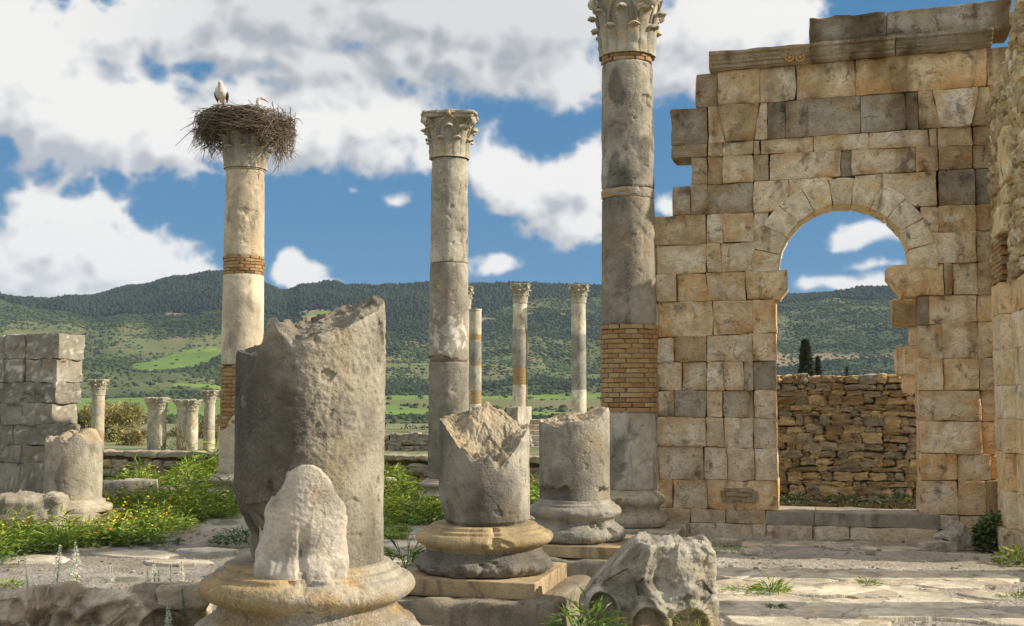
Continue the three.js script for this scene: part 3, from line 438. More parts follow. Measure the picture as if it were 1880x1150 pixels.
// ---------------------------------------------------------------- walls of rubble: every stone a part, from a small stock of shapes
const RUBBLE = [...Array(12).keys()].map((k) => blockGeo(1, 1, 1, { seg: [6, 6, 4], r: 0.17, rough: 0.22, freq: 2.3, seed: 50 + k }));
function rubbleCourses(root, len, heightAt, thick, { rowH = [0.1, 0.17], wid = [0.16, 0.42], seed = 1, y0 = 0, gap = 0.012, mats = M.rubble, back = 0.03, place = (x, y, z) => [x, y, z], turn = 0, most = 300, start = 0 }) {
  const r = rng(seed); let y = y0, n = 0;
  const top = Math.max(...[...Array(21).keys()].map((k) => heightAt(start + len * k / 20)));
  while (y < top) {
    const h = lerp(rowH[0], rowH[1], r()); let x = start - r() * wid[0];
    while (x < start + len) {
      const w = lerp(wid[0], wid[1], Math.pow(r(), 1.4)), xm = x + w / 2, hh = h * (0.72 + r() * 0.62), dy = (r() - 0.5) * h * 0.2;
      if (y + h * 0.55 < heightAt(xm) && n < most) {
        const m = part('stone', RUBBLE[Math.floor(r() * 12)], mats[Math.floor(r() * mats.length)], root), d = Math.min(thick * 0.95, 0.28 + r() * 0.15), q = place(xm, y + h / 2 + dy, thick / 2 - d / 2 + (r() - 0.4) * back * 2);
        m.position.set(...q); m.scale.set(w * (0.97 + 0.12 * r()) - gap, hh - gap * 0.4, d); m.rotation.set((r() - 0.5) * 0.08, turn + (r() - 0.5) * 0.08, (r() - 0.5) * 0.22); n++;
      }
      x += w;
    }
    y += h;
  }
}
{
  // seen through the arch
  const base = WALL0.clone().addScaledVector(NZ, -2.9), w = thing('rubble_wall', 'rough brown rubble wall seen through the arched opening', 'wall', null, base.toArray(), -TURN);
  const u0 = onWall(1400, 800, 0, base)[0], u1 = onWall(1722, 800, 0, base)[0], yt = onWall(1560, 694, 0, base)[1], top = (x) => yt + 0.05 + 0.05 * n3(x * 1.7, 2, 1);
  part('core', tint(boxUV(new THREE.BoxGeometry(u1 - u0, yt - 0.1, 0.42).translate((u0 + u1) / 2, (yt - 0.1) / 2, -0.06)), [1, 1, 1]), M.mortar, w);
  rubbleCourses(w, u1 - u0, top, 0.6, { start: u0, seed: 21, rowH: [0.10, 0.19], wid: [0.13, 0.40], y0: -0.05, gap: 0.004, mats: [...[0, 2, 5, 1, 4].map((k) => M.rubble[k]), M.pale[3], M.pale[4], M.pale[1]] });
}
{
  // the wall on the right, running towards the camera. Local x towards the camera, local z to the left (its visible face)
  const c = WALL0.clone().addScaledVector(UX, onWall(1838, 760)[0]), w = thing('rubble_wall', 'high ruined side wall of small ochre stones with ashlar pilaster at the right edge', 'wall', null, c.toArray(), -TURN - Math.PI / 2);
  const top = (t) => t < 1.15 ? lerp(6.95, 7.1, t / 1.15) : t < 2 ? 7.1 + 0.1 * n3(t * 4, 0, 0) : lerp(7.2, 7.9, clamp((t - 2) / 1));
  part('core', tint(boxUV(new THREE.BoxGeometry(2.55, 6.75, 0.34).translate(1.3, 3.375, -0.48)), [1, 1, 1]), M.mortar, w);
  rubbleCourses(w, 2.95, top, 0.7, { start: 0, place: (x, y, z) => [x, y, z - 0.29], seed: 33, y0: 3.92, rowH: [0.17, 0.26], wid: [0.26, 0.5], gap: 0.014, back: 0.02, mats: M.pale, most: 200 });
  const rr = rng(8); let s = 300;
  const ys = [0.25, 0.80, 1.36, 1.86, 2.36, 2.9, 3.43, 3.9];
  for (let k = 0; k < 7; k++) for (const [a, b, p] of [[-0.02, 0.62, 0.02], [0.63, 1.55, 0.17], [1.56, 2.95, 0.02]]) {
    const h = ys[k + 1] - ys[k], q = 0.92 + rr() * 0.16, o = rr() < 0.4;
    part('stone', blockGeo(b - a, h, 0.66, { seg: [7, 5, 4], r: 0.025, rough: 0.02, seed: s++, map: (v) => [(a + b) / 2 + v[0], (ys[k] + ys[k + 1]) / 2 + v[1], -0.33 + p + v[2]], col: o ? [1.3 * q, 1.12 * q, 0.86 * q] : [1.32 * q, 1.27 * q, 1.16 * q] }), M.ashlar, w);
  }
  for (const [a, b, y0, y1, p] of [[0.58, 1.7, -0.15, 0.25, 0.26], [0.0, 0.55, -0.1, 0.25, 0.06], [1.7, 2.95, -0.1, 0.25, 0.1]]) part('plinth_block', blockGeo(b - a, y1 - y0, 0.7, { seg: [6, 5, 5], r: 0.04, rough: 0.04, seed: s++, map: (v) => [(a + b) / 2 + v[0], (y0 + y1) / 2 + v[1], -0.35 + p + v[2]], col: [0.95, 0.9, 0.8] }), M.ashlar, w);
  for (let row = 0, y = 3.92; y < 7; row++) { const h = 0.24 + 0.12 * rr(); for (const z of row % 2 ? [-0.42] : [-0.3, -0.58]) { const m = part('stone', RUBBLE[row % 12], M.pale[Math.floor(rr() * 5)], w); m.position.set(2.68, y + h / 2, z); m.scale.set(0.45, h, row % 2 ? 0.5 : 0.27); } y += h; }   // the broken end
  // brick course band across the pilaster
  const bg = [0, 1, 2].map((k) => blockGeo(0.27, 0.062, 0.2, { seg: [4, 3, 3], r: 0.01, rough: 0.01, seed: 70 + k }));
  for (let row = 0; row < 9; row++) for (let k = 0; k < 4; k++) { const m = part('brick', bg[(row + k) % 3], M.brick[Math.floor(rr() * 5)], w); m.position.set(0.74 + k * 0.28 + (row % 2) * 0.12 - 0.06, 3.96 + row * 0.072, 0.05 + rr() * 0.012); }
  // pilaster capital blocks above the bricks
  for (const [a, b, y0, y1, p] of [[1.1, 2.0, 4.62, 5.0, 0.16], [1.35, 2.1, 5.02, 5.3, 0.09], [1.45, 2.3, 5.32, 6.1, 0.12]]) part('stone', blockGeo(b - a, y1 - y0, 0.45, { seg: [7, 7, 5], r: 0.04, rough: 0.04, seed: s++, map: (v) => [(a + b) / 2 + v[0], (y0 + y1) / 2 + v[1], -0.2 + p + v[2]], col: [1.3, 1.2, 0.98] }), M.ashlar, w);
}
{
  // low boundary wall behind the left columns
  const b = at(560, 860, 28.5); b.y = 0; const w = thing('rubble_wall', 'low mossy boundary wall of rubble under a flat coping, behind the weeds', 'wall', null, b.toArray(), -TURN);
  const u0 = onWall(110, 850, 0, b)[0], u1 = onWall(1020, 850, 0, b)[0], yt = onWall(300, 829, 0, b)[1];
  part('core', tint(boxUV(new THREE.BoxGeometry(u1 - u0, yt - 0.1, 0.4).translate((u0 + u1) / 2, (yt - 0.1) / 2 - 0.02, -0.1)), [1, 1, 1]), M.mortar, w);
  rubbleCourses(w, u1 - u0, () => yt - 0.12, 0.6, { start: u0, seed: 5, rowH: [0.14, 0.26], wid: [0.22, 0.62], y0: -0.1, most: 290, mats: [M.rubble[2], M.rubble[5], M.rubble[0], M.pale[3], M.rubble[2], M.rubble[0]] });
  let x = u0; const r = rng(12); let s = 500; while (x < u1) { const l = 0.45 + r() * 0.7; part('coping_stone', blockGeo(l, 0.11 + 0.05 * r(), 0.66, { seg: [9, 5, 6], r: 0.035, rough: 0.06, freq: 4, seed: s++, map: (p) => [x + l / 2 + p[0], yt - 0.065 + p[1], p[2]], col: [0.95, 0.86, 0.70] }), M.grey, w); x += l; }
}
{
  // further wall and steps, between the standing columns
  const b = at(740, 815, 47); b.y = -0.2; const w = thing('rubble_wall', 'further rubble wall of small grey stones below the green fields', 'wall', null, b.toArray(), -TURN);
  const u0 = onWall(640, 810, 0, b)[0], u1 = onWall(968, 810, 0, b)[0], yt = onWall(745, 796, 0, b)[1];
  part('core', tint(boxUV(new THREE.BoxGeometry(u1 - u0, yt - 0.1, 0.4).translate((u0 + u1) / 2, (yt - 0.1) / 2, -0.1)), [1, 1, 1]), M.mortar, w);
  rubbleCourses(w, u1 - u0, () => yt, 0.6, { start: u0, seed: 15, rowH: [0.16, 0.26], wid: [0.25, 0.6], y0: -0.2, most: 240, mats: [2, 5, 0, 5].map((k) => M.rubble[k]) });
  const sp = at(1000, 810, 49); sp.y = -0.2; const st = thing('stone_steps', 'short flight of grey stone steps right of the further rubble wall', 'steps', null, sp.toArray(), -TURN);
  for (let k = 0; k < 6; k++) part('step', blockGeo(3.0, 0.24, 0.5, { seg: [9, 4, 4], r: 0.03, rough: 0.03, seed: 610 + k, map: (p) => [0.4 + p[0], 0.12 + k * 0.22 + p[1], p[2] - k * 0.42], col: [1.05, 1, 0.92] }), M.grey, st);
  part('cheek_block', blockGeo(0.5, 1.9, 2.4, { seg: [5, 8, 6], r: 0.03, rough: 0.03, seed: 620, map: (p) => [-1.35 + p[0], 0.95 + p[1], -1 + p[2]], col: [1.05, 1, 0.92] }), M.grey, st);
}
{
  // ruined ashlar wall at the left edge: front dark, its end lit
  const b = at(100, 880, 20.6); b.y = 0.05; const w = thing('ashlar_wall', 'ruined corner of grey lichened ashlar blocks at the left edge', 'wall', null, b.toArray(), -TURN);
  const P = (px, py) => onWall(px, py, 0, b), rows = [892, 850, 818, 780, 741, 702, 660, 613], cols = [[-60, 8, 46, 100], [-60, 2, 40, 99], [-60, -8, 24, 104], [-60, 2, 40, 96], [-60, -4, 62, 102], [-60, 3, 43, 102], [-60, 2, 44, 105]];
  let s = 700; const r = rng(77), T = 0.74;
  for (let k = 0; k < 7; k++) { const y0 = k ? P(60, rows[k])[1] : -0.1, y1 = P(60, rows[k + 1])[1]; for (let i = 0; i < 3; i++) { const u0 = P(cols[k][i], 750)[0], u1 = P(cols[k][i + 1], 750)[0] - (k > 4 && i === 1 ? 0.035 : 0), h = y1 - y0 - (k === 6 && i === 0 ? 0.02 : 0), off = (r() - 0.5) * 0.05 * (i === 2), off2 = (r() - 0.5) * 0.06, q = 0.66 + r() * 0.26; part('stone', blockGeo(u1 - u0, h, T, { seg: [14, 12, 12], r: 0.02, rough: 0.03, freq: 4, facets: [3.2, 0.09], seed: s++, map: (p) => [(u0 + u1) / 2 + p[0] + off, y0 + h / 2 + p[1], -T / 2 + p[2] + off2], col: (x, y, z) => mix3([q, q * 0.96, q * 0.88], [1.5, 1.5, 1.46], 0.8 * sst(0.20, 0.27, fbm(x * 7, y * 7, z * 7, 3) + 0.3 * n3(x * 1.3, y * 1.3, 4))) }), M.grey, w); } }
}

// ---------------------------------------------------------------- columns
// Corinthian capital, unit shaft radius R, height H; its parts go under one group
const CAPS = {};
function capitalParts(R, H, fine, seed, worn, flare = 1) {
  const W = flare - 1, key = [R, H, fine, seed, worn, flare].join(); if (CAPS[key]) return CAPS[key];
  const wear = (g, a, f = 9) => { const P = g.attributes.position, N = g.attributes.normal; for (let i = 0; i < P.count; i++) { const x = P.getX(i), y = P.getY(i), z = P.getZ(i), d = a * 1.7 * fbm(x * f + seed, y * f, z * f, 3); P.setXYZ(i, x + N.getX(i) * d, y + N.getY(i) * d, z + N.getZ(i) * d); } g.computeVertexNormals(); return g; };
  const shade = (g, s = 0) => tint(g, (x, y, z) => { const k = stain(x * 2.2, y * 2.2, z * 2.2, seed + s), o = sst(0.05, 0.25, fbm(x * 3 + seed, y * 3, z * 3, 3)); return mul3([1.18 * k[0], 1.15 * k[1], 1.05 * k[2]], mix3([1, 1, 1], [1, 0.8, 0.52], o * 0.5)); });
  const bell = (t) => R * (0.98 + 0.03 * t + (0.26 + 0.5 * W) * Math.pow(t, 3.2)), out = [];
  const prof = [...Array(20).keys()].map((k) => [bell(k / 19), H * 0.86 * k / 19]); prof.unshift([0.001, 0]); prof.push([0.001, H * 0.86]);
  out.push(['bell', shade(turned(prof, fine ? 64 : 28, fine ? 40 : 16, (x, y, z) => worn * 0.6 * fbm(x * 8 + seed, y * 8, z * 8, 3)))]);
  const leaf = (ang, h, wid, curl) => {
    const nu = fine ? 18 : 10, nv = fine ? 20 : 9;
    const g = gridGeo(nu, nv, (u, v, uu) => {
      const a = u * 2 * Math.PI, tip = v > 0.66 ? (v - 0.66) / 0.34 : 0, body = Math.min(1, v / 0.66), rho = R * curl * 0.34, b = tip * 2.75, yt = H * h * 0.93;
      const w = wid * (0.86 + 0.14 * Math.sin(body * 2.6) + 0.05 * Math.sin(v * 30)) * (1 - 0.16 * tip * tip) * Math.sqrt(Math.max(0.01, 1 - Math.pow(tip, 9))), cx = Math.cos(a) * w, th = R * (0.06 + 0.035 * tip), e2 = Math.pow(Math.abs(cx / wid), 2);
      const y = (tip > 0 ? yt + rho * Math.sin(b) - 0.16 * R * e2 * tip : yt * body) - Math.sin(a) * th * Math.sin(b), ro = bell(clamp(Math.min(y, yt) / (H * 0.86))) + R * (0.07 + 0.06 * body * body) + (tip > 0 ? rho * (1 - Math.cos(b)) : 0);
      const rr = ro + Math.sin(a) * th * Math.cos(b) - 0.03 * R * e2 * (1 - tip) + 0.045 * R * Math.exp(-Math.pow(cx / (0.13 * wid), 2)) * (Math.sin(a) > 0 ? 1 : 0) * (1 - 0.7 * tip) + 0.022 * R * Math.cos(cx / wid * 11) * (1 - tip);
      const A = ang + cx / ro; return [rr * Math.cos(A), y, rr * Math.sin(A), uu * 0.6, v * 0.6];
    }, true);
    return shade(wear(g, worn * 0.7), ang);
  };
  for (let k = 0; k < 8; k++) out.push(['acanthus_leaf', leaf(k * Math.PI / 4 + Math.PI / 8, 0.40, R * 0.285, 0.36)]);
  for (let k = 0; k < 8; k++) out.push(['acanthus_leaf', leaf(k * Math.PI / 4, 0.66, R * 0.275, 0.45)]);
  for (let k = 0; k < 4; k++) {                                        // corner scrolls
    const A = Math.PI / 4 + k * Math.PI / 2, pts = [];
    for (let i = 0; i <= 7; i++) { const t = i / 7; pts.push([R * (1.12 + (0.50 + 1.1 * W) * Math.pow(t, 1.5)), H * (0.48 + 0.36 * Math.pow(t, 0.8))]); }
    for (let i = 1; i <= 16; i++) { const t = i / 16, ph = Math.PI * 0.55 - t * 3.4 * Math.PI, q = R * 0.17 * (1 - 0.75 * t); pts.push([R * (1.59 + 1.1 * W) + q * Math.cos(ph), H * 0.74 + q * Math.sin(ph) + 0.0]); }
    const c = new THREE.CatmullRomCurve3(pts.map((p) => V3(p[0], p[1], 0))), nv = fine ? 56 : 26, nu = 10, ps = c.getSpacedPoints(nv);
    const g = gridGeo(nu, nv, (u, v, uu) => { const i = Math.round(v * nv), p = ps[i], q = ps[Math.min(nv, i + 1)], o = ps[Math.max(0, i - 1)], tx = q.x - o.x, ty = q.y - o.y, l = Math.hypot(tx, ty) || 1, a = u * 2 * Math.PI, th = R * 0.075 * (1 - 0.3 * v), w = R * (0.13 + 0.04 * Math.sin(v * 3)); const n = Math.cos(a) * th, s = Math.sin(a) * w, x = p.x - ty / l * n, y = p.y + tx / l * n; return [x * Math.cos(A) - s * Math.sin(A), y, x * Math.sin(A) + s * Math.cos(A), uu * 0.4, v]; }, true);
    out.push(['volute', shade(wear(g, worn * 0.6), k)]);
  }
  for (let k = 0; k < 4; k++) for (const s of [-1, 1]) {               // inner stalks that meet on each face
    const A = k * Math.PI / 2, pts = []; for (let i = 0; i <= 8; i++) { const t = i / 8, a = A + s * (0.50 - 0.44 * Math.pow(t, 1.6)), r = R * (1.14 + (0.24 + 0.7 * W) * t), y = H * (0.46 + 0.40 * Math.sin(t * 1.5)); pts.push(V3(r * Math.cos(a), y, r * Math.sin(a))); }
    out.push(['helix', shade(tube(pts, R * 0.055, fine ? 16 : 8, 7, 0.9), k)]);
  }
  {                                                                      // abacus with hollow sides
    const n = fine ? 96 : 40, side = (a, r) => { const q = ((a % (Math.PI / 2)) + Math.PI / 2) % (Math.PI / 2) - Math.PI / 4; const dg = (1.72 + 1.5 * W) * R, mid = (1.30 + 1.0 * W) * R; return lerp(mid, dg, Math.pow(1 - Math.abs(q) / (Math.PI / 4), 2.0)) * r; };
    const prof2 = [[0, 0], [0.88, 0.0], [0.93, 0.02], [0.94, 0.45], [0.98, 0.55], [1, 0.62], [1, 0.95], [0.96, 1], [0, 1]];
    const g = gridGeo(n, 40, (u, v, uu) => { const s = v * 8, i = Math.min(7, Math.floor(s)), t = s - i, rr = lerp(prof2[i][0], prof2[i + 1][0], t), y = lerp(prof2[i][1], prof2[i + 1][1], t), a = -u * 2 * Math.PI, r = Math.max(0.002, side(a, rr)); return [r * Math.cos(a), H * (0.855 + 0.145 * y), r * Math.sin(a), uu * 3, y * 0.3 + rr]; }, true);
    out.push(['abacus', shade(wear(g, worn * 1.2, 6), 5)]);
    for (let k = 0; k < 4; k++) { const a = k * Math.PI / 2, f = new THREE.SphereGeometry(R * 0.15, 10, 8); f.scale(0.8, 1.25, 1); f.translate(R * (1.33 + W) * Math.cos(a), H * 0.91, R * (1.33 + W) * Math.sin(a)); out.push(['fleuron', shade(wear(f, worn), k)]); }
  }
  for (const o of out) if (o[1].index && !fine) o[1] = o[1];
  return CAPS[key] = out;
}
function capital(parent, R, H, y, turn, o = {}) {
  const g = new THREE.Group(); g.name = 'capital'; g.position.y = y; g.rotation.y = turn; parent.add(g);
  for (const [n, geo] of capitalParts(R, H, o.fine ?? true, o.seed ?? 1, o.worn ?? 0.02, o.flare ?? 1)) if (!(o.skip && o.skip(n, g.children.length))) part(n, geo, M.grey, g);
  return g;
}
// a stretch of shaft between two heights, with worn joints, dents and pits
function drum(r0, r1, y0, y1, o = {}) {
  const { nu = 90, nv = 60, seed = 1, dent = 0.008, edge = 0.012, topCut = null, botCut = null, tone = [1, 1, 1], pits = 1 } = o;
  const g = gridGeo(nu, nv, (u, v, uu) => {
    const a = -u * 2 * Math.PI, ca = Math.cos(a), sa = Math.sin(a), rb = lerp(r0, r1, v), lo = y0 + (botCut ? botCut(a) : 0.006 * n3(ca * 5 + seed, 1, sa * 5)), hi = y1 + (topCut ? topCut(a) : 0.006 * n3(ca * 5 + seed, 4, sa * 5)), y = lerp(lo, hi, v);
    const x = rb * ca, z = rb * sa; let d = dent * (1.6 * fbm(x * 2.2 + seed, y * 1.6, z * 2.2, 4) + 0.8 * fbm(x * 11 + seed, y * 9, z * 11, 3));
    d -= pits * 0.012 * sst(0.2, 0.36, fbm(x * 9 + seed * 3, y * 7, z * 9, 3)) + pits * 0.02 * sst(0.24, 0.34, fbm(x * 2.6 + seed * 5, y * 2.2, z * 2.6, 4));
    const e = Math.min(v, 1 - v) * (y1 - y0); d -= edge * sst(0.035, 0, e) * (0.7 + 1.6 * Math.max(0, n3(x * 7 + seed, y * 3, z * 7)));
    const r = rb + d; return [r * ca, y, r * sa, uu * 2 * Math.PI * r0 + seed, y + seed * 0.37];
  }, true);
  const disc = (y, r, up) => gridGeo(nu, 2, (u, v) => { const a = (up ? -1 : 1) * u * 2 * Math.PI, q = Math.max(0.002, r * (1 - v)); return [q * Math.cos(a), y, q * Math.sin(a), q * Math.cos(a), q * Math.sin(a)]; }, true);
  const all = [g]; if (!topCut) all.push(disc(y1, r1 - edge, true)); if (!botCut) all.push(disc(y0, r0 - edge, false));
  const q = join(all), f = typeof tone === 'function' ? tone : (x, y, z) => mul3(tone, stain(x, y, z, seed));
  return tint(q, f);
}
// a band of bricks laid round the shaft, each brick a part
const BRICKS = {};
function brickBand(root, r, y0, rows, per, h, o = {}) {
  const rr = rng(o.seed ?? 9), dep = 0.16, len = 2 * Math.PI * r / per - 0.012, key = [r, per, h].join();
  BRICKS[key] ??= [0, 1, 2, 3].map((k) => blockGeo(len, h - 0.011, dep, { seg: [5, 3, 3], r: 0.009, rough: 0.012, seed: 20 + k, map: (p) => { const a = p[0] / r, q = r - dep / 2 + p[2]; return [q * Math.sin(a), p[1], q * Math.cos(a)]; } }));
  part('mortar', tint(turned([[0.01, y0], [r - 0.02, y0], [r - 0.02, y0 + rows * h], [0.01, y0 + rows * h]], 40, 12), [1, 1, 1]), M.mortar, root);
  for (let j = 0; j < rows; j++) for (let k = 0; k < per; k++) {
    const a = (k + 0.5 * (j % 2) + 0.16 * (rr() - 0.5)) / per * 2 * Math.PI, push = (rr() - 0.5) * 0.026; if (rr() < 0.012) continue;
    if (o.skip && o.skip(a, j)) continue;
    const m = part('brick', BRICKS[key][Math.floor(rr() * 4)], M.brick[Math.floor(rr() * rr() * 5)], root); m.position.set(push * Math.sin(a), y0 + (j + 0.5) * h, push * Math.cos(a)); m.rotation.set(0, a, (rr() - 0.5) * 0.03); m.scale.set(0.96 + 0.06 * rr(), 0.88 + 0.16 * rr(), 1);
  }
}
// attic base from its foot upwards: returns a profile of height h below a shaft of radius R
const atticProfile = (R, h, k = 1) => smooth([[R * 1.30 * k, 0], [R * 1.42 * k, h * 0.02], [R * 1.51 * k, h * 0.10], [R * 1.53 * k, h * 0.18], [R * 1.46 * k, h * 0.28], [R * 1.36 * k, h * 0.32], [R * 1.33 * k, h * 0.335], [R * 1.315 * k, h * 0.36], [R * 1.22 * k, h * 0.42], [R * 1.19 * k, h * 0.50], [R * 1.25 * k, h * 0.555], [R * 1.27 * k, h * 0.575], [R * 1.35 * k, h * 0.60], [R * 1.42 * k, h * 0.67], [R * 1.43 * k, h * 0.73], [R * 1.36 * k, h * 0.82], [R * 1.26 * k, h * 0.845], [R * 1.24 * k, h * 0.86], [R * 1.23 * k, h * 0.90], [R * 1.12 * k, h * 0.925], [R * 1.10 * k, h * 0.985], [R * 1.0 * k, h]], 90);
function base(root, R, h, y, o = {}) {
  const s = o.seed ?? 3, w = o.wear ?? 1, prof = atticProfile(R, h, o.k ?? 1).map((p) => [p[0], p[1] + y]); prof.push([0.01, y + h]);
  const g = turned(prof, o.nu ?? 150, o.nv ?? 110, (x, yy, z, a) => {
    let d = w * (0.012 * fbm(x * 3 + s, yy * 3, z * 3, 4) + 0.006 * fbm(x * 14 + s, yy * 14, z * 14, 3));
    d -= w * 0.055 * sst(0.22, 0.42, fbm(x * 2.3 + s * 2, yy * 1.3, z * 2.3, 4)); if (o.cut) d += o.cut(x, yy, z, a); return d;
  });
  tint(g, o.tone ?? ((x, yy, z) => mul3([1.05, 1.0, 0.92], stain(x, yy, z, s))));
  return part('base', g, M.grey, root);
}
function plinth(root, name, half, y0, y1, o = {}) { const q = o.tone ?? [1, 1, 1]; return part(name, blockGeo(2 * half, y1 - y0, 2 * half, { seg: o.seg ?? [14, 6, 14], r: o.r ?? 0.02, rough: o.rough ?? 0.02, freq: 2.2, seed: o.seed ?? 4, map: (p) => [p[0] + (o.dx ?? 0), p[1] + (y0 + y1) / 2, p[2] + (o.dz ?? 0)], col: q, shape: o.shape }), o.m ?? M.grey, root); }
// a broken stump: its side up to an uneven top, and that top; top(x, z) is the height of the break
function stump(R, y0, top, o = {}) {
  const { nu = 260, nv = 200, rings = 70, seed = 1, side = null, tone = null, capTone = null, capF = 0.2 } = o;
  const wob = (a) => { const x = R * Math.cos(a), z = R * Math.sin(a); return top(x, z) + 0.11 * facet(x, 0.5, z, 9, seed) + 0.016 * fbm(x * 9 + seed, 2, z * 9, 4); };
  const rad = (a, y) => { const x = R * Math.cos(a), z = R * Math.sin(a); let d = 0.010 * fbm(x * 2.4 + seed, y * 2, z * 2.4, 4) + 0.005 * fbm(x * 15 + seed, y * 13, z * 15, 3); d -= 0.012 * sst(0.22, 0.4, fbm(x * 8 + seed, y * 8, z * 8, 3)); d -= 0.02 * sst(0.05, 0, wob(a) - y) * (0.4 + Math.abs(n3(x * 8, y * 8, z * 8 + seed))); if (side) d += side(x, y, z, a); return R + d; };
  const g1 = gridGeo(nu, nv, (u, v, uu) => { const a = -u * 2 * Math.PI, y = lerp(y0, wob(a), v), r = rad(a, y); return [r * Math.cos(a), y, r * Math.sin(a), uu * 2 * Math.PI * R + seed, y + seed * 0.3]; }, true);
  const g2 = gridGeo(nu, rings, (u, v) => { const a = -u * 2 * Math.PI, k = 1 - v, r0 = rad(a, wob(a)), r = Math.max(0.002, r0 * k), x = r * Math.cos(a), z = r * Math.sin(a), e = sst(0, 0.12, v); const y = lerp(wob(a), top(x, z) + e * (capF * (facet(x, 0.3 * z, z, 5.5, seed) + 0.6 * facet(x, 1, z, 14, seed + 3)) + 0.055 * fbm(x * 5 + seed, 1, z * 5, 4) + 0.035 * ridged(x * 7 + seed, 3, z * 7, 3) - 0.02), sst(0, 0.1, v)); return [x, y, z, x + seed, z]; }, true);
  tint(g1, tone ?? ((x, y, z) => stain(x, y, z, seed))); tint(g2, capTone ?? ((x, y, z) => mul3([1.12, 0.98, 0.76], stain(x * 2, y * 2, z * 2, seed + 3))));
  return join([g1, g2]);
}
const CT = -TURN;                                                       // all the bases are squared to the wall
